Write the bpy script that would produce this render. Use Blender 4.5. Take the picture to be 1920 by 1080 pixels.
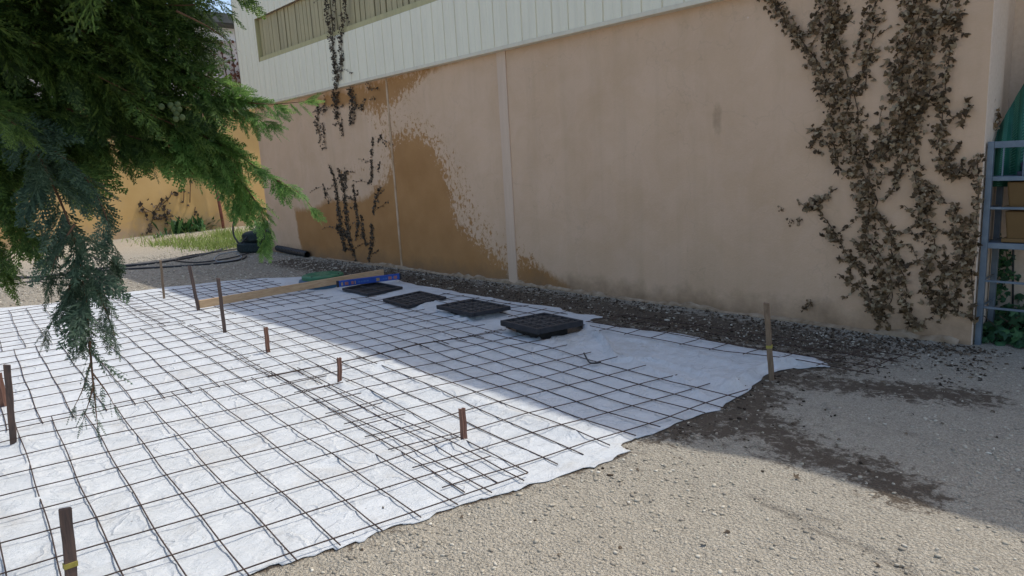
import bpy, math, random
import numpy as np
from mathutils import Matrix, Vector
R = math.radians
random.seed(7); rng = np.random.default_rng(11)
sc = bpy.context.scene
for o in list(bpy.data.objects): bpy.data.objects.remove(o)

# ------------------------------------------------------------ camera
F = 1295.0; PIT, ROL, YAW = R(10.404), R(-3.207), R(47.791); H = 1.67
a_ = math.pi/2 - PIT
MX = Matrix.Rotation(YAW, 3, 'Z') @ Matrix.Rotation(a_, 3, 'X') @ Matrix.Rotation(ROL, 3, 'Z')
cd = bpy.data.cameras.new('camera'); cam = bpy.data.objects.new('camera', cd); sc.collection.objects.link(cam)
cam.matrix_world = Matrix.Translation((0, 0, H)) @ MX.to_4x4()
cd.sensor_width = 36; cd.lens = F/1920*36; cd.clip_end = 2000; cd.clip_start = 0.05
sc.camera = cam
# ------------------------------------------------------------ sky, sun, exposure
SUN_EL = R(61.5); SUN_AZ = math.atan2(0.26, 1.0)          # sun stands behind the building, a little to the right
w = bpy.data.worlds.new('World'); sc.world = w; w.use_nodes = True
nt = w.node_tree; sky = nt.nodes.new('ShaderNodeTexSky'); sky.sky_type = 'NISHITA'; sky.sun_disc = False
sky.sun_elevation = SUN_EL; sky.sun_rotation = SUN_AZ; sky.air_density = 1.0; sky.dust_density = 2.2; sky.ozone_density = 1.0
bg = nt.nodes['Background']; bg.inputs['Strength'].default_value = 0.15
nt.links.new(sky.outputs[0], bg.inputs['Color'])
sd = bpy.data.lights.new('sun', 'SUN'); sd.energy = 2.0; sd.angle = R(0.6); sd.color = (1.0, 0.95, 0.87)
so = bpy.data.objects.new('sun', sd); sc.collection.objects.link(so)
dvec = Vector((-math.sin(SUN_AZ)*math.cos(SUN_EL), -math.cos(SUN_AZ)*math.cos(SUN_EL), -math.sin(SUN_EL)))
so.rotation_euler = dvec.to_track_quat('-Z', 'Y').to_euler(); so.location = (2, 10, 20)
sc.view_settings.view_transform = 'Standard'; sc.view_settings.look = 'None'
sc.view_settings.gamma = 1; sc.view_settings.exposure = 0.60
sc.render.engine = 'CYCLES'

# ------------------------------------------------------------ helpers
def ray(px, py): return MX @ Vector((px-960, -(py-540), -F))
def G(px, py, z=0.0):
    r = ray(px, py); t = (z-H)/r.z; return (r.x*t, r.y*t)
def W(px, py, y):
    r = ray(px, py); t = y/r.y; return (r.x*t, y, H+r.z*t)
def D(px, py, d):
    r = ray(px, py).normalized()*d; return (r.x, r.y, H+r.z)
_perm = rng.random((256, 256))
def vnoise(x, y):
    x = np.asarray(x, float); y = np.asarray(y, float)
    xi = np.floor(x).astype(int); yi = np.floor(y).astype(int); fx = x-xi; fy = y-yi
    fx = fx*fx*(3-2*fx); fy = fy*fy*(3-2*fy)
    g = lambda i, j: _perm[i % 256, j % 256]
    return (g(xi, yi)*(1-fx)+g(xi+1, yi)*fx)*(1-fy)+(g(xi, yi+1)*(1-fx)+g(xi+1, yi+1)*fx)*fy
def fbm(x, y, o=4):
    s = 0; a = .5
    for i in range(o): s = s+a*vnoise(x*2**i+17.3*i, y*2**i+5.1*i); a *= .5
    return s-0.5
def segdist(x, y, pts):
    """distance of arrays to a polyline"""
    best = np.full(np.shape(x), 1e9)
    for (x0, y0), (x1, y1) in zip(pts[:-1], pts[1:]):
        dx, dy = x1-x0, y1-y0; L = dx*dx+dy*dy+1e-12
        t = np.clip(((x-x0)*dx+(y-y0)*dy)/L, 0, 1)
        best = np.minimum(best, np.hypot(x-x0-t*dx, y-y0-t*dy))
    return best
def inside(x, y, poly):
    c = np.zeros(np.shape(x), bool); n = len(poly)
    for i in range(n):
        x0, y0 = poly[i]; x1, y1 = poly[(i+1) % n]
        if y0 == y1: continue
        k = ((y0 > y) != (y1 > y)) & (x < (x1-x0)*(y-y0)/(y1-y0)+x0); c ^= k
    return c
def sdf(x, y, poly):
    d = segdist(x, y, list(poly)+[poly[0]]); return np.where(inside(x, y, poly), -d, d)

class MB:
    def __init__(s): s.v = []; s.f = []; s.m = []
    def add(s, vs, fs, mi=0):
        b = len(s.v); s.v += [tuple(v) for v in vs]; s.f += [tuple(i+b for i in f) for f in fs]; s.m += [mi]*len(fs)
    def box(s, x0, x1, y0, y1, z0, z1, mi=0, M=None):
        vs = [(x, y, z) for z in (z0, z1) for y in (y0, y1) for x in (x0, x1)]
        if M is not None: vs = [M @ Vector(v) for v in vs]
        s.add(vs, [(0, 2, 3, 1), (4, 5, 7, 6), (0, 1, 5, 4), (2, 6, 7, 3), (0, 4, 6, 2), (1, 3, 7, 5)], mi)
    def tube(s, pts, r, n=6, cap=True, mi=0):
        pts = [Vector(p) for p in pts]; rings = []; up = Vector((0, 0, 1))
        for i, p in enumerate(pts):
            t = (pts[min(i+1, len(pts)-1)]-pts[max(i-1, 0)]).normalized()
            u = t.cross(up)
            if u.length < .05: u = t.cross(Vector((0, 1, 0)))
            u.normalize(); v = t.cross(u)
            rr = r[i] if isinstance(r, (list, tuple)) else r
            rings.append([p+u*(rr*math.cos(2*math.pi*k/n))+v*(rr*math.sin(2*math.pi*k/n)) for k in range(n)])
        vs = [q for ring in rings for q in ring]; fs = []
        for i in range(len(rings)-1):
            for k in range(n):
                fs.append((i*n+k, (i+1)*n+k, (i+1)*n+(k+1) % n, i*n+(k+1) % n))
        if cap: fs.append(tuple(range(n))); fs.append(tuple(reversed([len(vs)-n+k for k in range(n)])))
        s.add(vs, fs, mi)
    def lathe(s, prof, c=(0, 0, 0), n=32, mi=0):
        vs = []; fs = []; m = len(prof)
        for k in range(n):
            a = 2*math.pi*k/n
            for (r, z) in prof: vs.append((c[0]+r*math.cos(a), c[1]+r*math.sin(a), c[2]+z))
        for k in range(n):
            for i in range(m-1):
                fs.append((k*m+i, ((k+1) % n)*m+i, ((k+1) % n)*m+i+1, k*m+i+1))
        s.add(vs, fs, mi)
    def build(s, name, mats, parent=None, smooth=False, bevel=0, inv=None):
        vs = s.v
        if parent is not None:
            iv = parent.matrix_world.inverted() if inv is None else inv
            vs = [iv @ Vector(v) for v in vs]
        me = bpy.data.meshes.new(name); me.from_pydata([tuple(v) for v in vs], [], s.f)
        for m in (mats if isinstance(mats, (list, tuple)) else [mats]): me.materials.append(m)
        if len(set(s.m)) > 1: me.polygons.foreach_set('material_index', s.m)
        if smooth: me.polygons.foreach_set('use_smooth', [True]*len(me.polygons))
        me.update(); o = bpy.data.objects.new(name, me); sc.collection.objects.link(o)
        if parent is not None: o.parent = parent
        if bevel:
            b = o.modifiers.new('bevel', 'BEVEL'); b.width = bevel; b.segments = 2; b.limit_method = 'ANGLE'
        return o
def npmesh(name, V, Fq, mat, parent=None, smooth=False):
    """fast mesh from numpy, Fq (n,k)"""
    me = bpy.data.meshes.new(name); n, k = Fq.shape
    if parent is not None: V = V-np.array(parent.location)[None, :]
    me.vertices.add(len(V)); me.vertices.foreach_set('co', V.astype(np.float32).ravel())
    me.loops.add(n*k); me.loops.foreach_set('vertex_index', Fq.astype(np.int32).ravel())
    me.polygons.add(n); me.polygons.foreach_set('loop_start', np.arange(0, n*k, k, dtype=np.int32))
    me.polygons.foreach_set('loop_total', np.full(n, k, np.int32))
    if smooth: me.polygons.foreach_set('use_smooth', np.ones(n, bool))
    me.update(calc_edges=True); me.validate()
    for m in (mat if isinstance(mat, (list, tuple)) else [mat]): me.materials.append(m)
    o = bpy.data.objects.new(name, me); sc.collection.objects.link(o)
    if parent is not None: o.parent = parent
    return o
def thing(name, label, cat, loc=(0, 0, 0), group=None, rot=None):
    o = bpy.data.objects.new(name, None); sc.collection.objects.link(o); o.location = loc; o.empty_display_size = .2
    if rot: o.rotation_euler = rot
    o['label'] = label; o['category'] = cat
    if group: o['group'] = group
    bpy.context.view_layer.update(); return o
def tag(o, label, cat, group=None, kind=None):
    o['label'] = label; o['category'] = cat
    if group: o['group'] = group
    if kind: o['kind'] = kind
    return o
def fattr(o, name, arr):
    a = o.data.attributes.new(name, 'FLOAT', 'POINT'); a.data.foreach_set('value', np.asarray(arr, np.float32).ravel())

# ------------------------------------------------------------ materials
class NT:
    def __init__(s, name, rough=.8, spec=.3):
        s.m = bpy.data.materials.new(name); s.m.use_nodes = True; s.t = s.m.node_tree; s.b = s.t.nodes['Principled BSDF']
        s.b.inputs['Roughness'].default_value = rough; s.b.inputs['Specular IOR Level'].default_value = spec
        s.tc = s.t.nodes.new('ShaderNodeTexCoord'); s.co = s.tc.outputs['Object']
        g = s.t.nodes.new('ShaderNodeNewGeometry'); s.pos = g.outputs['Position']; s.co = s.pos
    def n(s, ty, **k):
        n = s.t.nodes.new(ty)
        for a, v in k.items(): setattr(n, a, v)
        return n
    def lk(s, a, b): s.t.links.new(a, b)
    def noise(s, scale, det=4, rough=.55, dist=0, vec=None, stretch=None):
        v = vec or s.co
        if stretch:
            mp = s.n('ShaderNodeMapping'); mp.inputs['Scale'].default_value = stretch; s.lk(v, mp.inputs['Vector']); v = mp.outputs[0]
        n = s.n('ShaderNodeTexNoise'); n.inputs['Scale'].default_value = scale; n.inputs['Detail'].default_value = det
        n.inputs['Roughness'].default_value = rough; n.inputs['Distortion'].default_value = dist; s.lk(v, n.inputs['Vector']); return n.outputs['Fac']
    def vor(s, scale, feature='F1', out='Distance', vec=None, rnd=1):
        n = s.n('ShaderNodeTexVoronoi'); n.feature = feature; n.inputs['Scale'].default_value = scale
        n.inputs['Randomness'].default_value = rnd; s.lk(vec or s.co, n.inputs['Vector']); return n.outputs[out]
    def ramp(s, fac, stops, interp='LINEAR'):
        r = s.n('ShaderNodeValToRGB'); r.color_ramp.interpolation = interp; e = r.color_ramp.elements
        while len(e) > 1: e.remove(e[-1])
        e[0].position, e[0].color = stops[0][0], (*stops[0][1], 1) if isinstance(stops[0][1], tuple) else (stops[0][1],)*3+(1,)
        for p, c in stops[1:]:
            q = e.new(p); q.color = (*c, 1) if isinstance(c, tuple) else (c, c, c, 1)
        s.lk(fac, r.inputs[0]); return r.outputs[0]
    def mix(s, fac, a, b, mode='MIX'):
        m = s.n('ShaderNodeMix', data_type='RGBA', blend_type=mode)
        for i, v in ((0, fac), (6, a), (7, b)):
            if isinstance(v, (int, float)): m.inputs[i].default_value = v
            elif isinstance(v, tuple): m.inputs[i].default_value = (*v, 1)
            else: s.lk(v, m.inputs[i])
        return m.outputs[2]
    def math(s, op, a, b=0.0, c=None):
        m = s.n('ShaderNodeMath', operation=op)
        for i, v in ((0, a), (1, b)) + (((2, c),) if c is not None else ()):
            if isinstance(v, (int, float)): m.inputs[i].default_value = v
            else: s.lk(v, m.inputs[i])
        return m.outputs[0]
    def attr(s, name):
        n = s.n('ShaderNodeAttribute'); n.attribute_name = name; return n.outputs['Fac']
    def col(s, c):
        if isinstance(c, tuple): s.b.inputs['Base Color'].default_value = (*c, 1)
        else: s.lk(c, s.b.inputs['Base Color'])
    def bump(s, h, strength=.5, dist=.01):
        b = s.n('ShaderNodeBump'); b.inputs['Strength'].default_value = strength; b.inputs['Distance'].default_value = dist
        s.lk(h, b.inputs['Height']); s.lk(b.outputs[0], s.b.inputs['Normal'])
    def sep(s, v=None):
        n = s.n('ShaderNodeSeparateXYZ'); s.lk(v or s.pos, n.inputs[0]); return n.outputs

def simple(name, c1, c2, scale=20, rough=.8, spec=.3, bumpd=.002, det=4, stretch=None, metal=0):
    t = NT(name, rough, spec); f = t.noise(scale, det, stretch=stretch); t.col(t.mix(t.ramp(f, [(.3, 0.), (.7, 1.)]), c1, c2))
    if bumpd: t.bump(f, .6, bumpd)
    t.b.inputs['Metallic'].default_value = metal
    return t.m

def m_ground():
    t = NT('ground', .95, .15); soil = t.attr('soil'); sand = t.attr('sand'); crack = t.attr('crack')
    big = t.noise(1.1, 4); mid = t.noise(9, 5, .65); fine = t.noise(70, 4, .7)
    base = t.mix(t.ramp(mid, [(.3, 0.), (.72, 1.)]), (.315, .275, .215), (.445, .395, .315))
    base = t.mix(t.ramp(big, [(.35, 0.), (.65, .6)]), base, (.40, .365, .30)); base = t.mix(t.ramp(t.noise(2.3, 5, .65, .5), [(.5, 0.), (.72, .45)]), base, (.24, .205, .16))
    # pebbles: per-cell colour
    n = t.n('ShaderNodeTexVoronoi'); n.inputs['Scale'].default_value = 66; t.lk(t.pos, n.inputs['Vector'])
    sp = t.sep(n.outputs['Color']); peb = t.mix(sp[0], (.22, .20, .165), (.60, .55, .45))
    edge = t.ramp(n.outputs['Distance'], [(.28, 1.), (.62, 0.)])
    sel = t.math('MULTIPLY', edge, t.ramp(sp[1], [(.45, 0.), (.6, 1.)]))
    base = t.mix(t.math('MULTIPLY', sel, .75), base, peb)
    n2 = t.n('ShaderNodeTexVoronoi'); n2.inputs['Scale'].default_value = 170; t.lk(t.pos, n2.inputs['Vector'])
    sp2 = t.sep(n2.outputs['Color']); base = t.mix(.55, base, t.mix(sp2[0], (.19, .168, .13), (.56, .51, .41)))
    base = t.mix(t.math('MULTIPLY', sand, .8), base, t.mix(mid, (.36, .30, .22), (.50, .43, .32)))
    dk = t.math('ADD', soil, t.math('MULTIPLY', t.math('SUBTRACT', t.noise(14, 6, .7, .6), .5), 2.1))
    dk = t.ramp(t.math('ADD', dk, t.math('MULTIPLY', t.math('SUBTRACT', fine, .5), .8)), [(.42, 0.), (.72, 1.)])
    dk = t.math('MULTIPLY', dk, t.ramp(soil, [(.02, 0.), (.2, 1.)]))
    soilc = t.mix(fine, (.045, .034, .025), (.15, .115, .082))
    base = t.mix(t.math('MULTIPLY', dk, .92), base, soilc)
    base = t.mix(t.math('MULTIPLY', crack, .75), base, (.07, .06, .05))
    t.col(base)
    h = t.math('ADD', t.math('MULTIPLY', n.outputs['Distance'], -.9), t.math('ADD', t.math('MULTIPLY', mid, 1.3), t.math('MULTIPLY', n2.outputs['Distance'], -.4)))
    t.bump(h, .9, .018); return t.m
def m_fabric():
    t = NT('white_geotextile', .75, .25)
    a = t.noise(5, 5, .6); b = t.noise(2.0, 3)
    c = t.mix(t.ramp(a, [(.3, 0.), (.7, 1.)]), (.515, .535, .54), (.605, .625, .63))
    dirt = t.attr('dirt'); dm = t.ramp(t.math('ADD', dirt, t.math('MULTIPLY', t.math('SUBTRACT', t.noise(11, 6, .7), .5), 1.3)), [(.4, 0.), (.95, 1.)])
    c = t.mix(t.math('MULTIPLY', dm, .55), c, (.34, .29, .22))
    spk = t.ramp(t.vor(8.5), [(.03, 1.), (.055, 0.)]); c = t.mix(t.math('MULTIPLY', spk, .6), c, (.12, .10, .08))
    foot = t.ramp(t.noise(2.6, 6, .7, .8), [(.52, 0.), (.70, 1.)]); c = t.mix(t.math('MULTIPLY', foot, .35), c, (.40, .37, .32))
    tiny = t.ramp(t.vor(31), [(.05, 1.), (.09, 0.)]); c = t.mix(t.math('MULTIPLY', tiny, .4), c, (.16, .14, .11))
    t.col(c)
    wr = t.noise(9, 6, .6, 1.0, stretch=(1.7, .75, 1)); wr2 = t.noise(28, 4, .6, 1.5, stretch=(1.4, .7, 1))
    cr = t.n('ShaderNodeTexVoronoi', feature='DISTANCE_TO_EDGE'); cr.inputs['Scale'].default_value = 1.7; va = t.n('ShaderNodeVectorMath', operation='ADD'); t.lk(t.pos, va.inputs[0]); nn_ = t.n('ShaderNodeTexNoise'); nn_.inputs['Scale'].default_value = 1.6; nn_.inputs['Detail'].default_value = 4; t.lk(t.pos, nn_.inputs['Vector']); t.lk(nn_.outputs['Color'], va.inputs[1]); t.lk(va.outputs[0], cr.inputs['Vector'])
    crs = t.ramp(cr.outputs['Distance'], [(.0, 1.), (.035, 0.)])
    t.bump(t.math('ADD', t.math('ADD', wr, t.math('MULTIPLY', wr2, .35)), t.math('MULTIPLY', crs, .3)), 1, .02)
    return t.m
def m_wall():
    t = NT('stained_render_wall', .92, .15)
    n1 = t.noise(1.4, 5); n2 = t.noise(40, 4, .6, stretch=(1, 1, 2.2))
    c = t.mix(t.ramp(n1, [(.3, 0.), (.7, 1.)]), (.64, .425, .268), (.72, .49, .322))
    c = t.mix(.16, c, t.mix(n2, (.30, .22, .14), (.66, .52, .34)))
    pt = t.ramp(t.noise(2.4, 6, .7, .8), [(.44, 0.), (.60, 1.)]); c = t.mix(t.math('MULTIPLY', pt, .16), c, (.80, .58, .44))
    ck = t.n('ShaderNodeTexVoronoi', feature='DISTANCE_TO_EDGE'); ck.inputs['Scale'].default_value = .55; t.lk(t.n('ShaderNodeVectorMath', operation='ADD').outputs[0], ck.inputs['Vector'])
    va = ck.inputs['Vector'].links[0].from_node; t.lk(t.pos, va.inputs[0]); nn_ = t.n('ShaderNodeTexNoise'); nn_.inputs['Scale'].default_value = 3.5; nn_.inputs['Detail'].default_value = 6; t.lk(t.pos, nn_.inputs['Vector']); t.lk(nn_.outputs['Color'], va.inputs[1])
    c = t.mix(t.math('MULTIPLY', t.ramp(ck.outputs['Distance'], [(.0, 1.), (.006, 0.)]), .18), c, (.30, .21, .15))
    chip = t.ramp(t.vor(2.1), [(.014, 1.), (.02, 0.)]); c = t.mix(t.math('MULTIPLY', chip, .6), c, (.78, .68, .58))
    # rain streaks
    st = t.noise(1.0, 5, .6, stretch=(5, 5, .35)); c = t.mix(t.math('MULTIPLY', t.ramp(st, [(.5, 0.), (.75, .5)]), .35), c, (.40, .28, .16))
    s = t.attr('stain'); sp = t.attr('speckle'); spk = t.noise(17, 5, .75, .4, stretch=(1, 1, .75)); spk2 = t.noise(3.0, 3)
    k = t.math('ADD', s, t.math('MULTIPLY', t.math('SUBTRACT', spk, .5), t.math('ADD', t.math('MULTIPLY', sp, 2.7), .22)))
    k = t.math('ADD', k, t.math('MULTIPLY', t.math('SUBTRACT', spk2, .5), .35))
    mask = t.ramp(k, [(.45, 0.), (.60, 1.)])
    brown = t.mix(t.ramp(t.noise(2.2, 4), [(.3, 0.), (.7, 1.)]), (.34, .158, .045), (.42, .21, .07))
    c = t.mix(t.math('MULTIPLY', mask, .88), c, brown)
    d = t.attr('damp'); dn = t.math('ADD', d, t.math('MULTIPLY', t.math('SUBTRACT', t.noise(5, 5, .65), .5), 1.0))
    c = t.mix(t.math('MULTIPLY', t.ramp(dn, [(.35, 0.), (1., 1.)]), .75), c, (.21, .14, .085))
    t.col(c); t.bump(t.math('ADD', t.noise(55, 5, .65), t.math('MULTIPLY', t.noise(12, 3), .8)), .55, .006); return t.m
def m_paint(name, base, dirtc, amt=.4, rough=.55, zs=.3, bump=.001):
    t = NT(name, rough, .4); f = t.noise(3, 5, .6, stretch=(4, 4, zs)); g = t.noise(25, 4)
    c = t.mix(t.math('MULTIPLY', t.ramp(f, [(.42, 0.), (.8, 1.)]), amt), base, dirtc)
    c = t.mix(t.math('MULTIPLY', g, .12), c, dirtc); t.col(c); t.bump(g, .3, bump); return t.m
def m_leaf(name, c1, c2, c3, rough=.6, trans=0.0, spec=.3):
    t = NT(name, rough, spec); gi = t.n('ShaderNodeNewGeometry').outputs['Random Per Island']
    c = t.ramp(gi, [(0, c1), (.55, c2), (1, c3)]); big = t.noise(3.5, 2); c = t.mix(t.math('MULTIPLY', big, .5), c, c1)
    t.col(c)
    if trans:
        tr = t.n('ShaderNodeBsdfTranslucent'); t.lk(t.mix(.5, c, c3), tr.inputs['Color']); ms = t.n('ShaderNodeMixShader'); ms.inputs[0].default_value = trans
        out = t.t.nodes['Material Output']; t.lk(t.b.outputs[0], ms.inputs[1]); t.lk(tr.outputs[0], ms.inputs[2]); t.lk(ms.outputs[0], out.inputs['Surface'])
    return t.m
def m_wood(name, c1, c2, axis_stretch):
    t = NT(name, .8, .2); f = t.noise(6, 6, .65, 1.2, stretch=axis_stretch); t.col(t.mix(t.ramp(f, [(.3, 0.), (.7, 1.)]), c1, c2)); t.bump(f, .5, .003); return t.m
def m_yellow():
    t = NT('ochre_render', .9, .15); n = t.noise(.9, 5); n2 = t.noise(4, 5, .65)
    c = t.mix(t.ramp(n, [(.3, 0.), (.7, 1.)]), (.52, .33, .125), (.60, .40, .17))
    c = t.mix(t.math('MULTIPLY', t.ramp(n2, [(.55, 0.), (.75, 1.)]), .35), c, (.48, .33, .17))
    z = t.sep()[2]; dn = t.math('ADD', t.math('MULTIPLY', z, -1.3), t.math('MULTIPLY', n2, 1.5))
    c = t.mix(t.math('MULTIPLY', t.ramp(dn, [(.0, 0.), (.8, 1.)]), .75), c, (.36, .27, .19)); t.col(c); t.bump(n2, .4, .01); return t.m
def m_rust():
    t = NT('rusty_steel', .85, .3); f = t.noise(45, 5, .65); t.col(t.mix(t.ramp(f, [(.3, 0.), (.7, 1.)]), (.035, .024, .021), (.095, .062, .05))); return t.m

M = dict(ground=m_ground(), fabric=m_fabric(), wall=m_wall(), yellow=m_yellow(), rebar=m_rust(),
 cladding=m_paint('grey_white_cladding', (.86, .79, .60), (.60, .54, .42), .35),
 trim=m_paint('pale_trim', (.74, .66, .50), (.50, .43, .32), .4),
 batten=m_paint('pale_batten', (.68, .50, .36), (.48, .34, .23), .5, .85),
 slat=m_paint('yellowed_slats', (.47, .39, .21), (.22, .18, .10), .6),
 slatdark=simple('dark_gap', (.035, .03, .02), (.07, .06, .04), 8),
 sill=m_paint('yellow_sill', (.50, .44, .22), (.30, .25, .13), .5),
 roof=simple('dark_roof_sheet', (.06, .065, .06), (.10, .105, .10), 6),
 pinkpanel=m_paint('pale_pink_panels', (.62, .55, .50), (.45, .36, .30), .45),
 white=m_paint('white_band', (.80, .80, .80), (.55, .55, .55), .2),
 board=m_wood('pine_board', (.42, .27, .15), (.62, .44, .27), (6, .8, 6)),
 stake=m_wood('weathered_reddish_stake', (.20, .105, .075), (.33, .19, .14), (8, 8, 1)),
 stakegrey=m_wood('weathered_brown_stake', (.15, .10, .065), (.29, .21, .14), (8, 8, 1)),
 stakedark=m_wood('dark_flat_stake', (.075, .06, .055), (.17, .11, .085), (8, 8, 1)),
 tape=simple('yellow_mark', (.30, .25, .05), (.42, .36, .09), 30, .6),
 black=simple('black_plastic', (.018, .019, .023), (.035, .036, .042), 14, .55, .4),
 rubber=simple('dark_rubber', (.018, .03, .032), (.035, .05, .05), 18, .8, .3, .003),
 hose=simple('black_hose', (.012, .014, .016), (.03, .033, .036), 14, .5, .5),
 greyhose=simple('grey_hose', (.20, .23, .24), (.30, .33, .34), 14, .6, .4),
 blue=simple('level_blue', (.012, .06, .32), (.02, .09, .42), 12, .45, .5, 0),
 bluering=simple('blue_grey_ring', (.03, .09, .16), (.05, .13, .20), 12, .5, .4),
 greenlid=simple('green_lid', (.03, .13, .065), (.05, .18, .09), 12, .55, .4),
 pink=simple('pink_plastic', (.30, .11, .12), (.40, .17, .17), 20, .5, .4, 0),
 cream=simple('cream_print', (.35, .24, .14), (.42, .30, .18), 20, .6, .3, 0),
 print=simple('pale_blue_print', (.06, .16, .42), (.09, .20, .48), 20, .6, .3, 0),
 zinc=simple('galvanised_steel', (.13, .17, .215), (.21, .255, .30), 10, .5, .5, .001, metal=.35),
 bin=simple('amber_plastic_bin', (.13, .072, .020), (.18, .10, .032), 5, .45, .4),
 navy=simple('navy_plastic', (.008, .012, .03), (.015, .02, .045), 8, .5, .4),
 net=simple('green_plastic_netting', (.015, .10, .07), (.025, .15, .10), 9, .5, .4),
 netlight=simple('pale_green_rib', (.07, .24, .18), (.10, .30, .22), 9, .5, .4),
 rustpole=simple('red_rust_pole', (.17, .06, .045), (.27, .11, .08), 9, .8),
 concrete=simple('grey_concrete', (.16, .15, .13), (.26, .24, .21), 12, .9),
 conifer=m_leaf('conifer_foliage', (.022, .048, .019), (.080, .150, .042), (.27, .40, .095), .5, .5),
 sunlitfol=m_leaf('sunlit_conifer_foliage', (.050, .115, .028), (.125, .26, .065), (.32, .50, .14), .5, .55),  # lighter copy of the conifer green, sunlight put into the colour
 oldfol=m_leaf('blue_green_conifer_foliage', (.030, .055, .036), (.085, .14, .085), (.20, .29, .17), .5, .4),
 bark=simple('conifer_bark', (.09, .05, .03), (.17, .10, .06), 30, .9, .2, .004, stretch=(1, 1, .3)),
 cone=simple('green_cone', (.05, .075, .028), (.10, .13, .05), 30, .8),
 ivy=m_leaf('withered_ivy_leaf', (.045, .028, .013), (.185, .115, .052), (.48, .37, .23), .7, .05),
 deadivy=m_leaf('dead_ivy_leaf', (.035, .027, .018), (.10, .072, .046), (.22, .165, .11), .85),
 vine=simple('vine_stem', (.05, .032, .02), (.11, .075, .05), 30, .9),
 greenivy=m_leaf('green_ivy_leaf', (.02, .065, .03), (.04, .12, .05), (.10, .24, .08), .45, .15, .4),
 grass=m_leaf('grass_blade', (.10, .17, .03), (.22, .33, .07), (.42, .46, .17), .7, .3),
 weed=m_leaf('weed_leaf', (.025, .07, .025), (.05, .13, .045), (.12, .25, .08), .6, .15),
)
def m_stone():
    t = NT('stone', .9, .2); gi = t.n('ShaderNodeNewGeometry').outputs['Random Per Island']
    t.col(t.ramp(gi, [(0, (.27, .235, .185)), (.35, (.37, .33, .26)), (.75, (.46, .41, .32)), (.97, (.58, .53, .43)), (1, (.70, .66, .56))])); return t.m
M['stone'] = m_stone()
def m_debris():
    t = NT('soil_crumb', .95, .1); gi = t.n('ShaderNodeNewGeometry').outputs['Random Per Island']
    t.col(t.ramp(gi, [(0, (.03, .023, .017)), (.6, (.10, .075, .053)), (1, (.24, .19, .135))])); return t.m
M['crumb'] = m_debris()

# ------------------------------------------------------------ layout curves
FAB = [(-12.058, 1.105), (-11.782, 1.706), (-11.70, 2.618), (-11.52, 3.304), (-11.321, 3.989), (-10.9, 4.55), (-10.2, 5.1), (-9.5, 5.55),
       (-9.04, 5.72), (-8.3, 5.5), (-7.435, 5.50), (-6.437, 5.47), (-5.9, 5.45), (-5.276, 5.50), (-5.0, 5.36), (-4.72, 5.45), (-4.55, 5.40), (-4.60, 5.22),
       (-4.1, 5.17), (-3.741, 5.255), (-3.388, 5.245), (-2.854, 5.219), (-2.45, 5.27), (-2.116, 5.15),
       (-2.20, 5.0), (-2.32, 4.86), (-2.369, 4.60), (-2.29, 4.26), (-2.27, 3.92), (-2.32, 3.583), (-2.36, 3.2), (-2.41, 2.96), (-2.29, 2.93), (-2.32, 2.76), (-2.346, 2.596),
       (-2.41, 2.36), (-2.46, 2.10), (-2.55, 1.9), (-2.587, 1.71), (-2.64, 1.5), (-2.656, 1.318), (-2.70, 1.18), (-2.73, 1.05), (-2.76, .9), (-2.8, .5), (-2.85, -.6), (-3.0, -1.6), (-8, -1.8), (-12.6, -1.5)]
def smoothpoly(P, n=3, jit=.014):
    out = []
    for i in range(len(P)):
        p0, p1, p2, p3 = [np.array(P[(i+k) % len(P)]) for k in (-1, 0, 1, 2)]
        for j in range(n):
            t = j/n
            q = .5*((2*p1)+(-p0+p2)*t+(2*p0-5*p1+4*p2-p3)*t*t+(-p0+3*p1-3*p2+p3)*t**3)
            out.append(tuple(q+rng.normal(0, jit, 2)))
    return out
FABS = smoothpoly(FAB)
# riser openings in the sheet (front to back)
def quad_frame(px4, z):
    c = [np.array(G(*p, z)) for p in px4]; ctr = sum(c)/4; e = (c[1]-c[0]); ang = math.atan2(e[1], e[0])
    e2 = c[2]-c[1]; return ctr, ang, (np.linalg.norm(c[1]-c[0])+np.linalg.norm(c[2]-c[3]))/2, (np.linalg.norm(e2)+np.linalg.norm(c[3]-c[0]))/2, math.atan2(e2[1], e2[0])
GR = [quad_frame([(936, 600), (1008, 617), (1095, 600), (1021, 586)], .15),
      quad_frame([(817, 572), (885, 587), (956, 574), (890, 560)], .12),
      quad_frame([(717, 560), (765, 573), (838, 556), (787, 545)], .07),
      quad_frame([(641, 542), (690, 553), (752, 540), (708, 529)], .05)]
PITS = [([G(*p) for p in [(948, 618), (980, 630), (1005, 640), (1022, 645), (1042, 637), (1060, 636), (1086, 625), (1090, 612), (1040, 600), (985, 603)]])]
def gheight(x, y):
    """ground height"""
    h = .018*fbm(x*.8, y*.8, 3)+.022*fbm(x*4, y*4, 3)
    s = sdf(x, y, FABS)
    lip = .045*np.exp(-((s-.12)/.10)**2)*np.clip(fbm(x*7, y*7, 3)+.30, 0, 1)*np.clip((x+6)/2, .25, 1); k = np.clip((s+.16)/.14, 0, 1)
    h = (h+.012+np.where(s > -.02, lip, lip*0))*k-.03*(1-k)
    return h
soilP = [[(1480, 715), (1600, 725), (1700, 735), (1830, 748)], [(1330, 810), (1420, 790), (1500, 850), (1620, 880), (1700, 925)], [(1440, 745), (1360, 790), (1250, 815)]]
crackP = [[(1530, 770), (1600, 790), (1700, 815), (1800, 850), (1925, 890)], [(1400, 935), (1490, 975), (1560, 1010), (1650, 1050), (1720, 1085)],
          [(1430, 950), (1500, 968), (1570, 985)]]
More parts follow.
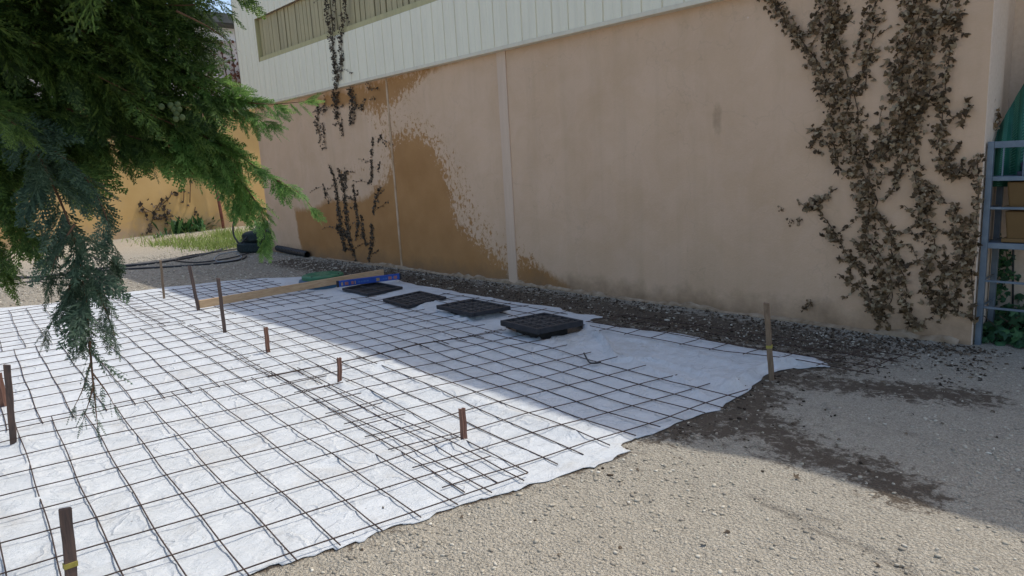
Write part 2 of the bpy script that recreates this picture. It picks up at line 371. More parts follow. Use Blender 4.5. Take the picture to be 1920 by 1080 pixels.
def build_ground():
    xs = np.concatenate([-np.geomspace(400, 26, 14), np.arange(-25, -14, .25), np.arange(-14, -3.1, .07), np.arange(-3.1, .9, .022), np.arange(1, 4, .3), np.geomspace(4.5, 400, 14)])
    ys = np.concatenate([-np.geomspace(400, 3, 14), np.arange(-2.6, -.6, .15), np.arange(-.6, 6.5, .035), np.arange(6.6, 12, .3), np.geomspace(13, 400, 14)])
    X, Y = np.meshgrid(xs, ys); X = X.ravel(); Y = Y.ravel(); Z = np.zeros_like(X)
    near = (X > -24) & (X < 3) & (Y > -2.5) & (Y < 11)
    Z[near] = gheight(X[near], Y[near])
    crack = np.zeros_like(X)
    for P in crackP:
        d = segdist(X+.05*fbm(X*6, Y*6), Y+.09*fbm(X*5+9, Y*5), [G(*p) for p in P]); c = np.exp(-(d/.018)**2)*np.clip(.55+2.5*fbm(X*3, Y*3+4), 0, 1); crack = np.maximum(crack, c)
    Z -= crack*.012
    s = sdf(X, Y, FAB); soil = np.zeros_like(X)
    band = (Y > 5.0) & (Y < 6.4) & (X > -13) & (X < -1.2)
    soil = np.where(band, np.clip(1.2-abs(Y-5.68)/.66, 0, 1)*.95*np.clip((-1.3-X)/1.0, 0, 1), 0)
    soil = np.maximum(soil, np.where((s > 0) & (X > -6) & (Y < 6), np.clip(1-s/.5, 0, 1)*np.clip((Y-2.7)/.8, 0, 1)*.85, 0))
    soil = np.maximum(soil, np.where((s > 0) & (Y < 3), np.clip(1-s/.22, 0, 1)*.42, 0))
    for P in soilP:
        d = segdist(X, Y, [G(*p) for p in P]); soil = np.maximum(soil, np.exp(-(d/.26)**2)*.8)
    soil = np.maximum(soil, np.where(s < 0, .95, 0))
    soil = np.maximum(soil, np.where((X < -9) & (X > -17) & (s > 0), .38*np.clip((X+17)/2, 0, 1), 0))
    sand = np.clip(1-abs(X+20.5)/3.2, 0, 1)
    n, m = len(ys), len(xs)
    i, j = np.meshgrid(np.arange(n-1), np.arange(m-1), indexing='ij'); b = (i*m+j).ravel()
    o = npmesh('ground', np.stack([X, Y, Z], 1), np.stack([b, b+1, b+m+1, b+m], 1), M['ground'], smooth=True)
    o['kind'] = 'structure'; fattr(o, 'soil', soil); fattr(o, 'sand', sand); fattr(o, 'crack', crack)
build_ground()

# ------------------------------------------------------------ fabric sheet
folds = [([(40, 842), (110, 836), (200, 830), (333, 824)], .030, .030), ([(600, 872), (700, 862), (830, 845)], .028, .03),
 ([(820, 846), (866, 836), (915, 838)], .04, .03), ([(640, 728), (700, 745), (760, 765)], .035, .035), ([(600, 730), (640, 726)], .03, .03),
 ([(720, 690), (800, 730), (900, 760), (1010, 800), (1080, 820)], .030, .05), ([(1090, 618), (1118, 632), (1135, 652), (1150, 678)], .085, .022),
 ([(1150, 680), (1230, 682), (1300, 702), (1380, 730)], .045, .024), ([(1355, 735), (1400, 708), (1440, 692), (1480, 686), (1530, 690)], .085, .04),
 ([(1225, 625), (1245, 622), (1262, 632)], .07, .05), ([(850, 608), (900, 600), (940, 592)], .05, .05), ([(790, 580), (810, 571), (832, 572)], .05, .04),
 ([(1060, 648), (1085, 636), (1100, 622)], .04, .03), ([(900, 655), (960, 662), (1010, 660)], .025, .05), ([(640, 565), (700, 575), (740, 585)], .03, .05),
 ([(1300, 792), (1380, 756), (1425, 722)], .045, .05), ([(1150, 842), (1230, 822), (1300, 792)], .03, .05), ([(0, 838), (20, 830), (45, 838)], .06, .04),
 ([(0, 560+40), (120, 575), (235, 556), (330, 545)], .03, .06), ([(0, 960), (60, 950), (110, 940)], .03, .04), ([(500, 820), (560, 812), (640, 800)], .02, .03),
 ([(0, 900), (60, 880)], .04, .05), ([(1170, 640), (1230, 650), (1300, 668), (1380, 690)], .03, .03), ([(1140, 660), (1200, 690), (1280, 722), (1330, 760)], .03, .022), ([(820, 590), (860, 602), (900, 596), (950, 588)], .05, .025), ([(690, 700), (760, 668), (840, 630), (860, 618)], .035, .022)]
FOLDG = [([G(*p) for p in P], h, wd) for P, h, wd in folds]
def fheight(X, Y):
    Z = .012+.014*fbm(X*1.6+3, Y*1.6, 3)
    u = X*.8-Y*.25; v = X*.3+Y*.9
    wx = fbm(X*2.2, Y*2.2, 3)
    r = 1-np.abs(2*(vnoise(u*2.2+4*wx, v*8+3*wx))-1); Z = Z+.020*r**5*np.clip(.3+2.2*fbm(X*.9+50, Y*.9, 2), .1, 1)
    r = 1-np.abs(2*(vnoise(u*8+3*wx+40, v*4+5*wx))-1); Z = Z+.010*r**4
    Z = Z+.006*fbm(X*14, Y*14, 3)
    for P, h, wd in FOLDG:
        d = segdist(X+.06*fbm(X*5, Y*5, 2), Y+.06*fbm(X*5+7, Y*5, 2), P); Z = Z+h*np.exp(-(d/wd)**2)*(.75+.8*fbm(X*4, Y*4, 2))
    return Z
def build_fabric():
    st = .032; x0, y0 = -12.8, -1.9; nx = int(10.9/st); ny = int(7.9/st)
    X, Y = np.meshgrid(x0+np.arange(nx)*st, y0+np.arange(ny)*st); X = X.ravel(); Y = Y.ravel()
    def polydist(P):
        s = sdf(X, Y, P); return s
    s = polydist(FABS); holes = [smoothpoly(P, 4, .012) for P in PITS]
    for g in GR[1:3]:
        c, a, wx, wy, a2 = g; holes.append([tuple(c+np.array([math.cos(t)*wx*.36, math.sin(t)*wy*.36])) for t in np.linspace(0, 6.28, 20)[:-1]])
    polys = [FABS]+holes
    hs = [polydist(h) for h in holes]
    ins = s < 0
    for h in hs: ins &= h > 0
    n, m = ny, nx
    i, j = np.meshgrid(np.arange(n-1), np.arange(m-1), indexing='ij'); b = (i*m+j).ravel()
    q = np.stack([b, b+1, b+m+1, b+m], 1); cnt = ins[q].sum(1); q = q[cnt >= 2]
    used = np.unique(q); outv = used[~ins[used]]
    # pull the outside vertices of kept cells onto the nearest outline
    for k in outv:
        px, py = X[k], Y[k]; best = None
        for P in polys:
            Q = np.array(P+[P[0]]); A = Q[:-1]; Bv = Q[1:]-A; L = (Bv**2).sum(1)+1e-12
            t = np.clip(((px-A[:, 0])*Bv[:, 0]+(py-A[:, 1])*Bv[:, 1])/L, 0, 1); C = A+Bv*t[:, None]; dd = (C[:, 0]-px)**2+(C[:, 1]-py)**2; kk = dd.argmin()
            if best is None or dd[kk] < best[0]: best = (dd[kk], C[kk])
        if best[0] < (2.2*st)**2: X[k], Y[k] = best[1]
    remap = -np.ones(len(X), int); remap[used] = np.arange(len(used)); q = remap[q]; X = X[used]; Y = Y[used]
    Z = fheight(X, Y); s = sdf(X, Y, FABS)
    # the sheet climbs over the crumbs at its edge
    k = np.clip(-s/.09, 0, 1); gh = gheight(X, Y)+.004; Z = np.maximum(Z+.003, gh)*k+(gh+np.clip(.03*fbm(X*9, Y*9, 2), 0, .02))*(1-k)
    for h in holes: Z = Z+.022*np.exp(-(sdf(X, Y, h)/.05)**2)*(fbm(X*9, Y*9, 2)+.6)
    o = npmesh('geotextile_sheet', np.stack([X, Y, Z], 1), q, M['fabric'], smooth=True)
    dirt = np.exp(-(s/.12)**2)*.35
    for px, py, r, a in ((1205, 655, .5, .6), (1300, 660, .4, .45), (1060, 640, .45, .6), (470, 548, .6, .45), (560, 540, .6, .4), (760, 705, .5, .2), (330, 585, .7, .25), (900, 640, .5, .25), (700, 560, .5, .3)):
        gx, gy = G(px, py); dirt = np.maximum(dirt, a*np.exp(-((X-gx)**2+(Y-gy)**2)/r**2))
    fattr(o, 'dirt', dirt)
    mo = o.modifiers.new('thickness', 'SOLIDIFY'); mo.thickness = .003; mo.offset = 1
    tag(o, 'wrinkled white geotextile sheet laid on the ground under the wire mesh', 'fabric sheet')
build_fabric()

# ------------------------------------------------------------ wire mesh panels
def mesh_panel(label, P0, aL, aT, sL, sT, tr, lr, z, ovL=(.14, .06), ovT=(.12, .2)):
    """tr: range of cross bars (steps sL along L), lr: range of long bars (steps sT along T)"""
    uL = np.array([math.cos(R(aL)), math.sin(R(aL))]); uT = np.array([math.cos(R(aT)), math.sin(R(aT))]); P0 = np.array(P0)
    c = P0+uL*sL*(tr[0]+tr[1])/2+uT*sT*(lr[0]+lr[1])/2
    t = thing('wire_mesh', label, 'wire mesh', (c[0], c[1], 0), 'reinforcing wire mesh panels on the white sheet')
    def bar(p, q, dz):
        n = max(6, int(np.linalg.norm(q-p)/.1)); ph = rng.random(4)*6.3; am = rng.uniform(.002, .007); pts = []
        un = (q-p)/np.linalg.norm(q-p); nn = np.array([-un[1], un[0]])
        ff = np.linspace(0, 1, n+1); XY = p[None]+(q-p)[None]*ff[:, None]; fz = np.minimum(fheight(XY[:, 0], XY[:, 1]), .045)
        pad = np.pad(fz, 2, mode='edge'); mx = np.max([pad[k:k+n+1] for k in range(5)], 0); pad = np.pad(mx, 2, mode='edge'); mx = np.mean([pad[k:k+n+1] for k in range(5)], 0)
        for i in range(n+1):
            f = i/n; pt = p+(q-p)*f+nn*(am*math.sin(f*5+ph[0])+.0035*math.sin(f*17+ph[1]))
            pts.append((pt[0], pt[1], mx[i]+.011+dz+(z-.036)*.6+.008*float(fbm(pt[0]*1.3+30, pt[1]*1.3, 2))))
        mb = MB(); mb.tube(pts, .0036, 5); mb.build('wire', M['rebar'], t, smooth=True)
    for k in range(lr[0], lr[1]+1):
        o = P0+uT*sT*k+rng.normal(0, .003, 2); bar(o+uL*(sL*tr[0]-ovL[0]), o+uL*(sL*tr[1]+ovL[1]), 0)
    for k in range(tr[0], tr[1]+1):
        o = P0+uL*sL*k+rng.normal(0, .003, 2); bar(o+uT*(sT*lr[0]-ovT[0]), o+uT*(sT*lr[1]+ovT[1]), .008)
mesh_panel('rusty wire mesh panel in the near right corner of the sheet, before the shortest stakes', (-2.979, 1.501), -3.7, 79.8, .316, .197, (-8, 1), (-14, 4), .050, (.12, .05), (.1, .06))
mesh_panel('wire mesh panel half in shade between the short reddish stakes and the nearest black grate', (-2.961, 2.382), -5.2, 77.6, .302, .187, (-8, 1), (-2, 9), .036, (.12, .12), (.06, .16))
mesh_panel('narrow wire mesh strip by the wall reaching past the tall brown stake onto bare soil', (-3.59, 4.944), 2.5, 82, .290, .212, (-3, 6), (0, 3), .050, (.1, .08), (.05, .05))
mesh_panel('narrow wire mesh strip by the wall around the two middle black grates', (-6.25, 4.86), 0, 83, .290, .21, (-3, 4), (0, 2), .036, (.1, .08), (.05, .05))
mesh_panel('sunlit wire mesh panel under the hanging conifer twig, left of the tall dark stake', (-5.70, 1.42), -4.0, 80, .312, .197, (-9, 0), (-12, 4), .038, (.1, .12), (.1, .06))
mesh_panel('wire mesh panel on the sheet crossed by the shadow edge, right of the long board', (-5.36, 2.40), -5, 79, .302, .19, (-9, 0), (-1, 10), .050, (.1, .12), (.06, .1))
mesh_panel('far left wire mesh panel in full sun near the edge of the white sheet', (-8.72, 1.35), -4, 80, .30, .2, (-9, 0), (-9, 4), .050, (.1, .14))
mesh_panel('far wire mesh panel between the long board and the stacked tyres', (-8.52, 2.45), -3, 82, .295, .195, (-9, 0), (-1, 9), .036, (.1, .12), (.06, .1))

# ------------------------------------------------------------ loose stones and soil crumbs
def stones(name, pts, rad, mat, label, flat=.6):
    ico = bpy.data.meshes.new('t'); import bmesh
    bm = bmesh.new(); bmesh.ops.create_icosphere(bm, subdivisions=1, radius=1); bm.to_mesh(ico); bm.free()
    bv = np.array([v.co[:] for v in ico.vertices]); bf = np.array([p.vertices[:] for p in ico.polygons]); n = len(pts)
    a = rng.random(n)*6.28; sx = rad*rng.uniform(.7, 1.5, n); sy = rad*rng.uniform(.6, 1., n); sz = rad*flat*rng.uniform(.6, 1.1, n)
    jit = 1+rng.normal(0, .16, (n, len(bv), 1)); V = bv[None]*jit
    V = V*np.stack([sx, sy, sz], 1)[:, None]; ca, sa = np.cos(a)[:, None], np.sin(a)[:, None]
    V = np.stack([V[..., 0]*ca-V[..., 1]*sa, V[..., 0]*sa+V[..., 1]*ca, V[..., 2]], 2)+pts[:, None]
    Fq = (bf[None]+(np.arange(n)*len(bv))[:, None, None]).reshape(-1, 3)
    o = npmesh(name, V.reshape(-1, 3), Fq, mat); o['kind'] = 'stuff'; o['label'] = label; o['category'] = 'gravel'; return o
def scatter(n, x0, x1, y0, y1, keep):
    x = rng.uniform(x0, x1, n); y = rng.uniform(y0, y1, n); k = keep(x, y); return x[k], y[k]
x, y = scatter(52000, -3.2, .8, .6, 6.3, lambda x, y: (sdf(x, y, FABS) > .02) & (rng.random(len(x)) < np.clip(.35+1.2*fbm(x*1.3, y*1.3), .12, 1)*np.clip(np.minimum.reduce([segdist(x, y, [G(*p) for p in P]) for P in soilP]+[np.where(y > 3, sdf(x, y, FABS), 9)])/.55, .15, 1)))
r = .0024+.011*rng.random(len(x))**3.3; stones('gravel', np.stack([x, y, gheight(x, y)+r*.2], 1), r, M['stone'], 'loose pale pebbles scattered over the compacted sandy yard')
x, y = scatter(9000, -17, -3.2, 4.2, 6.3, lambda x, y: (sdf(x, y, FABS) > .02) & ((x < -10.5) | (rng.random(len(x)) < .28)))
x2, y2 = scatter(9000, -17, -11, -1, 4.4, lambda x, y: (sdf(x, y, FABS) > .02)); x = np.r_[x, x2]; y = np.r_[y, y2]
r = .005+.020*rng.random(len(x))**3.4; stones('gravel', np.stack([x, y, gheight(x, y)+r*.2], 1), r, M['stone'], 'coarse brown pebbles on the soil between sheet and tyres')
x, y = scatter(90000, -10.5, -1.2, 1.0, 6.25, lambda x, y: (sdf(x, y, FABS) > .01) & (rng.random(len(x)) < np.maximum(np.where(y > 2.9, np.exp(-sdf(x, y, FABS)/.17), .10*np.exp(-sdf(x, y, FABS)/.05)), np.where(y > 5.1, .95, 0))*np.clip(.5+1.6*fbm(x*3, y*3), .05, 1)))
r = .003+.012*rng.random(len(x))**2.5; stones('soil_crumbs', np.stack([x, y, gheight(x, y)+r*.3], 1), r, M['crumb'], 'dark crumbs of dug soil around the edge of the white sheet')['category'] = 'soil'
x, y = scatter(9000, -10.5, -2.1, .8, 5.6, lambda x, y: (sdf(x, y, FABS) < -.02) & (rng.random(len(x)) < .02+.22*np.exp(sdf(x, y, FABS)/.16)+.10*np.clip((y-4.2), 0, 1)))
r = .0018+.006*rng.random(len(x))**2.5; stones('soil_crumbs', np.stack([x, y, np.maximum(fheight(x, y), .012)+r*.6], 1), r, M['crumb'], 'small bits of grit and soil scattered on top of the white sheet')['category'] = 'soil'

# ------------------------------------------------------------ main building
bld = thing('industrial_building', 'long pinkish rendered building with grey-white corrugated cladding over brown stains', 'building', (-8, 6.3, 0))
YW = 6.3; ZS = 3.10; ZT = 5.75; XL = -14.75; XR = -1.5
STAIN1 = [(552, 388), (580, 392), (600, 385), (616, 372), (652, 374), (681, 370), (705, 352), (724, 334), (733, 312), (730, 280), (733, 251), (760, 243), (785, 247), (811, 265), (833, 302), (842, 338), (850, 374), (860, 417), (885, 440), (923, 466), (945, 492), (958, 515), (962, 490), (975, 473), (995, 488), (1020, 506), (1049, 529), (1100, 555), (1030, 552), (660, 505), (568, 478), (558, 440)]
STAIN2 = [(560, 190), (640, 172), (720, 148), (860, 108), (800, 140), (765, 172), (735, 196), (712, 212), (690, 205), (660, 200), (600, 200)]
STAIN3 = [(860, 108), (1000, 72), (1320, 0), (1330, -40), (900, 60)]
def build_wall():
    xs = np.arange(XL, XR+1e-6, .05); xs[-1] = XR; zs = np.linspace(-.3, 3.5, 77); X, Z = np.meshgrid(xs, zs); X = X.ravel(); Z = Z.ravel()
    Y = YW+.006*fbm(X*.7, Z*.7, 3)
    P1 = [(W(*p, YW)[0], W(*p, YW)[2]) for p in STAIN1]; P2 = [(W(*p, YW)[0], W(*p, YW)[2]) for p in STAIN2]; P3 = [(W(*p, YW)[0], W(*p, YW)[2]) for p in STAIN3]
    s1 = sdf(X, Z, P1); s2 = sdf(X, Z, P2); s3 = sdf(X, Z, P3)
    st = np.maximum(np.clip(.5-s1*1.6, 0, 1), np.maximum(np.clip(.52-s2*1.6, 0, 1), np.clip(.45-s3*.8, 0, 1)*.75))
    # the upper right rim of the big stain breaks up into speckles
    rim = [(W(*p, YW)[0], W(*p, YW)[2]) for p in ((720, 250), (760, 240), (805, 250), (840, 300), (860, 350), (880, 400), (915, 450), (960, 480), (965, 540))]
    rim2 = [(W(*p, YW)[0], W(*p, YW)[2]) for p in ((640, 330), (690, 310), (730, 320), (690, 200), (740, 190), (780, 165))]
    sp = np.maximum(np.exp(-(segdist(X, Z, rim)/.42)**2), .7*np.exp(-(segdist(X, Z, rim2)/.30)**2))
    st = np.maximum(st, .37*np.exp(-(segdist(X, Z, rim)/.45)**2)); st = np.maximum(st, .36*np.exp(-(segdist(X, Z, rim2)/.3)**2))
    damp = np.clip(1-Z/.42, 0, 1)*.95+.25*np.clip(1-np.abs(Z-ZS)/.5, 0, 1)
    vx, _, vz = W(1345, 225, YW); damp = np.maximum(damp, .75*np.exp(-((X-vx)/.06)**2-((Z-vz)/.25)**2))
    n, m = len(zs), len(xs); i, j = np.meshgrid(np.arange(n-1), np.arange(m-1), indexing='ij'); b = (i*m+j).ravel()
    o = npmesh('wall', np.stack([X, Y, Z], 1), np.stack([b, b+1, b+m+1, b+m], 1), M['wall'], bld, smooth=True)
    fattr(o, 'stain', st); fattr(o, 'speckle', sp); fattr(o, 'damp', damp)
    return o
build_wall()
mb = MB()  # corner pier, recess wall, back walls (same render, no stains, sky light put into its paler colour)
pinkr = simple('skylit_pink_render', (.76, .60, .46), (.84, .68, .54), 30, .92, .15, .004)
mb.box(XR-.30, XR, YW+.012, 6.74, -.3, 3.5); mb.build('corner_pier', pinkr, bld, bevel=.012)
mb = MB(); mb.box(XR-.30, XR-.03, 6.742, 7.06, -.3, 3.5); mb.build('side_wall', pinkr, bld)
mb = MB(); mb.box(XR-.30, 5, 7.062, 7.3, -.3, 3.6); mb.build('recess_wall', pinkr, bld)
mb = MB(); mb.box(XL, XL+.2, YW+.012, 13, -.3, 5.6); mb.build('end_wall', pinkr, bld)
mb = MB(); mb.box(XL+.1, XR-.3, YW+.2, 13, 3.5, 3.52); mb.build('inner_slab', M['concrete'], bld)
for px0, px1, wd in (((938, 100), (965, 530), .085), ((730, 190), (752, 500), .022), ((882, 110), (884, 118), 0)):
    if not wd: continue
    x = (W(*px0, YW)[0]+W(*px1, YW)[0])/2; mb = MB(); mb.box(x-wd, x+wd, YW-.014, YW+.02, .02, ZS); mb.build('joint_strip', M['batten'] if wd > .05 else simple('ochre_joint', (.40, .25, .13), (.58, .42, .28), 5, .9), bld, bevel=.004)
# plinth: rough lighter concrete toe at the foot of the wall
mb = MB(); xs = np.arange(-12.2, -1.55, .06); toe = lambda x: .012+.075*float(vnoise(x*2.2, 7))*float(vnoise(x*9, 0))
for i in range(len(xs)-1):
    e0 = .02+.05*float(vnoise(xs[i]*8, 3)); e1 = .02+.05*float(vnoise(xs[i+1]*8, 3))
    mb.add([(xs[i], YW-e0, -.05), (xs[i+1], YW-e1, -.05), (xs[i+1], YW-e1*.7, toe(xs[i+1])*.7), (xs[i], YW-e0*.7, toe(xs[i])*.7), (xs[i+1], YW+.012, toe(xs[i+1])+.02), (xs[i], YW+.012, toe(xs[i])+.02)], [(0, 1, 2, 3), (3, 2, 4, 5)])
mb.build('wall_toe', simple('dusty_toe', (.23, .155, .09), (.44, .34, .24), 11, .95, .1, .014), bld)
# cladding with V grooves
YC = 6.21
def clad(name, x0, x1, z0, z1, y=YC, pitch=.2575, ph=-8.98):
    mb = MB(); prof = [(x0, y)]; k0 = math.ceil((x0-ph)/pitch); k = k0
    while ph+k*pitch < x1-.02:
        c = ph+k*pitch
        if c-.02 > x0: prof += [(c-.011, y), (c-.004, y+.016), (c+.004, y+.016), (c+.011, y)]
        if c+.14 < x1: prof += [(c+.115, y), (c+.1225, y-.005), (c+.135, y-.005), (c+.1425, y)]
        k += 1
    prof.append((x1, y)); vs = [(px, py, z) for z in (z0, z1) for px, py in prof]; n = len(prof)
    mb.add(vs, [(i, i+1, n+i+1, n+i) for i in range(n-1)]); return mb.build(name, M['cladding'], bld)
XCL = -15.09; WX0 = -14.05; WX1 = -4.0; WZ0 = 3.91; WZ1 = 4.73
XE = .35  # unseen eave end, cut back so sky light reaches the pier
clad('cladding', XCL, XE, ZS, WZ0); clad('cladding', XCL, WX0, WZ0, WZ1); clad('cladding', WX1, XE, WZ0, WZ1); clad('cladding', XCL, -1.6, WZ1, ZT); clad('cladding', -1.6, XE, WZ1, 5.28)  # last piece: unseen lower top, shaped for the ground shadow
mb = MB(); mb.box(XCL, XCL+.02, YC, YC+.3, ZS, ZT); mb.build('corner_trim', M['cladding'], bld)
mb = MB(); mb.box(XCL-.02, XE, YC-.022, YC+.10, ZS-.035, ZS+.012); mb.build('drip_trim', M['trim'], bld, bevel=.004)
mb = MB(); mb.box(XCL-.05, -1.6, YC-.06, 13, ZT, ZT+.10)
mb.add([(-1.6, YC-.06, ZT+.1), (-.9, YC-.06, 5.38), (-.9, 13, 5.38), (-1.6, 13, ZT+.1), (-1.6, YC-.06, 5.28), (-.9, YC-.06, 5.28), (-.9, 13, 5.28), (-1.6, 13, 5.28)], [(0, 1, 2, 3), (4, 7, 6, 5), (0, 4, 5, 1), (2, 6, 7, 3), (0, 3, 7, 4), (1, 5, 6, 2)]); mb.box(-.899, XE+.03, YC-.06, 13, 5.28, 5.38); mb.build('roof', M['roof'], bld)  # unseen step down, added to shape the roof's shadow edge on the gravel
win = thing('tmp', 'x', 'x')  # window band: slats in a recess
bpy.data.objects.remove(win)
mb = MB(); x = WX0+.05; mb2 = MB()
while x < WX1:
    wdt = .125; mb.box(x, x+wdt, YC+.07+.01*random.random(), YC+.10, WZ0+.02, WZ1); x += wdt+random.choice([.010, .016, .026, .042])
wf = mb.build('window_band', M['slat'], bld)
mb2.box(WX0, WX1, YC+.13, YC+.16, WZ0, WZ1); mb2.build('backing', M['slatdark'], wf, inv=bld.matrix_world.inverted())
mb = MB(); mb.box(WX0, WX1, YC+.012, YC+.14, WZ0-.004, WZ0+.085); mb.build('sill', M['sill'], wf, inv=bld.matrix_world.inverted())
mb = MB(); mb.box(WX0-.002, WX0+.02, YC+.002, YC+.14, WZ0+.086, WZ1); mb.build('jamb', M['sill'], wf, inv=bld.matrix_world.inverted())

# ------------------------------------------------------------ far building
fb = thing('ochre_building', 'ochre-walled building with pale pink upper panels behind the conifer', 'building', (-23.6, 4, 0))
XF = -23.4
mb = MB(); mb.box(XF-.4, XF, -14, 16, -.3, 4.05); mb.build('wall', M['yellow'], fb)
mb = MB(); y = -14
while y < 16: mb.box(XF-.36, XF-.05, y, y+.9, 4.05, 6.02); y += .915
mb.build('upper_panel', M['pinkpanel'], fb, bevel=.01)
mb = MB(); mb.box(XF-.3, XF-.06, -14, 16, 6.03, 6.42); mb.build('fascia', M['white'], fb)
mb = MB(); mb.box(XF-8, XF+.55, -14, 16, 6.46, 6.75); mb.box(XF-.3, XF+.5, -14, 16, 6.425, 6.458); mb.build('roof', M['roof'], fb)
pl = MB(); px_, py_ = G(420, 428); pl.tube([(XF+.14, 8.42, -.1), (XF+.13, 8.36, 1.2), (XF+.12, 8.26, 2.6), (XF+.1, 8.2, 4.0)], .05, 8)
tag(pl.build('drain_pipe', M['rustpole'], smooth=True), 'rusty red pipe leaning up the ochre wall above the grass', 'pipe')

# ------------------------------------------------------------ stakes
def stake(px_b, px_t, z_top, label, kind, base_z=0.0, wdt=.045, thk=.008, marks=(), group=None):
    b = G(*px_b, base_z); r = ray(*px_t); k = math.hypot(*b)/math.hypot(r.x, r.y); tx, ty, tz = r.x*k, r.y*k, H+r.z*k
    t = thing('stake', label, 'stake', (b[0], b[1], 0), group)
    axis = Vector((tx-b[0], ty-b[1], tz)); L = axis.length; q = axis.to_track_quat('Z', 'Y'); az = math.atan2(b[1], b[0])
    q = q @ Matrix.Rotation(az-axis.to_track_quat('Z', 'Y').to_euler().z+math.pi/2+random.uniform(-.25, .25), 3, 'Z').to_quaternion()
    t.rotation_mode = 'QUATERNION'; t.rotation_quaternion = q; bpy.context.view_layer.update()
    mb = MB(); n = 9; w2 = wdt/2
    if kind == 'angle': prof = [(-w2, -thk), (-.3*w2, -thk), (0, -thk-.008), (.3*w2, -thk), (w2, -thk), (w2, 0), (.12*w2, 0), (.12*w2, .022), (-.12*w2, .022), (-.12*w2, 0), (-w2, 0)]
    elif kind == 'square': prof = [(-w2, -w2), (w2, -w2), (w2, w2), (-w2, w2)]
    else: prof = [(-w2, -thk), (w2-.004, -thk), (w2, -thk+.004), (w2, thk), (-w2, thk)]
    m = len(prof); vs = []; fs = []
    for i in range(n+1):
        z = -.12+(L+.12)*i/n; e = 1+.03*math.sin(i*2.3)
        for (x, y) in prof: vs.append((x*e+.0015*math.sin(i*1.7), y*e, z-(0 if i < n else .004*(1+math.sin(x*300)))))
    for i in range(n):
        for k2 in range(m): fs.append((i*m+k2, i*m+(k2+1) % m, (i+1)*m+(k2+1) % m, (i+1)*m+k2))
    fs.append(tuple((n)*m+k2 for k2 in range(m))); mb.add(vs, fs)
    mat = {'angle': M['stake'], 'square': M['stakegrey'], 'flat': M['stakedark']}[kind]
    mb.build('post', mat, t, inv=Matrix.Identity(4))
    for hz in marks:
        mk = MB(); e = .003; mk.box(-w2-e, w2+e, -thk-e-(.0 if kind != 'square' else w2-thk), (thk+e) if kind != 'square' else w2+e, L*hz-.010, L*hz+.010); mk.build('tape_mark', M['tape'], t, inv=Matrix.Identity(4))
stake((1447, 716), (1437, 567), 0, 'tall thin brown stake with yellow tie at the sheet corner near the ivy', 'square', wdt=.034, marks=(.45,))
stake((871, 834), (866, 765), 0, 'short ridged reddish stake nearest the sandy ground', 'angle', wdt=.042)
stake((637, 722), (636, 670), 0, 'short flat reddish stake second from the sandy ground, a mound of cloth at its foot', 'angle', wdt=.036)
stake((503, 664), (498, 613), 0, 'short reddish stake standing right beside the edge of the building shadow', 'angle', wdt=.040)
stake((422, 627), (409, 521), 0, 'tall reddish brown stake in front of the long board', 'flat', wdt=.036)
stake((373, 585), (355, 498), 0, 'tall dark stake touching the near end of the long board', 'flat', wdt=.038)
stake((308, 562), (301, 488), 0, 'thin greyish stake farthest away at the corner of the sheet', 'square', wdt=.030)
stake((26, 840), (13, 683), 0, 'tall dark flat stake at the left edge beside the hanging twig', 'flat', wdt=.037)
stake((143, 1180), (122, 952), 0, 'dark flat stake with a yellow mark at the bottom left', 'flat', wdt=.040, marks=(.54,))
stake((10, 768), (-4, 700), 0, 'short reddish stake cut by the left edge behind the tall dark one', 'angle', wdt=.05)

# ------------------------------------------------------------ long board and spirit level
def beam(name, p, q, w, h, mat, z0, label=None, cat=None, parent=None, bevel=.003, segs=14, bow=.006):
    p = np.array(p, float); q = np.array(q, float); u = (q-p)/np.linalg.norm(q-p); n = np.array([-u[1], u[0]]); mb = MB(); vs = []
    za, zb = z0 if isinstance(z0, tuple) else (z0, z0)
    for i in range(segs+1):
        f = i/segs; c = p+(q-p)*f+n*bow*math.sin(f*4); zz = za+(zb-za)*f
        for (a, b) in ((-w/2, 0), (w/2, 0), (w/2, h), (-w/2, h)): vs.append((c[0]+n[0]*a, c[1]+n[1]*a, zz+b))
    fs = [(0, 3, 2, 1), tuple(segs*4+k for k in range(4))]
    for i in range(segs):
        for k in range(4): fs.append((i*4+k, i*4+(k+1) % 4, i*4+4+(k+1) % 4, i*4+4+k))
    mb.add(vs, fs); o = mb.build(name, mat, parent, bevel=bevel)
    if label: tag(o, label, cat)
    return o
BA = (-9.09, 2.86); BB = (-8.93, 5.50)
beam('wooden_board', BA, BB, .035, .10, M['board'], (.045, .075), 'long raw pine board set on edge from a stake to the green lid', 'board')
LA = np.array((-8.68, 4.58)); LB = np.array((-8.42, 5.48)); lu = (LB-LA)/np.linalg.norm(LB-LA); LL = np.linalg.norm(LB-LA)
lv = thing('spirit_level', 'blue spirit level with pinkish vials lying at the end of the board', 'level', (LA[0], LA[1], .075), rot=(0, 0, math.atan2(lu[1], lu[0])))
I4 = Matrix.Identity(4)
mb = MB(); mb.box(.03, LL-.03, -.018, .018, 0, .085); mb.build('body', M['blue'], lv, bevel=.004, inv=I4)
for a, b in ((0, .03), (LL-.03, LL)): mb = MB(); mb.box(a+.0, b, -.020, .020, -.001, .086); mb.build('end_cap', M['black'], lv, bevel=.004, inv=I4)
for a, b, mt in ((.06, .085, 'cream'), (.11, .16, 'pink'), (.20, .235, 'pink'), (.25, .265, 'cream'), (.56, .61, 'cream'), (LL-.20, LL-.15, 'pink'), (LL-.12, LL-.07, 'pink')):
    mb = MB(); mb.box(a, b, -.021, .021, .016, .060); mb.build('vial' if mt == 'pink' else 'label_patch', M[mt], lv, bevel=.003, inv=I4)
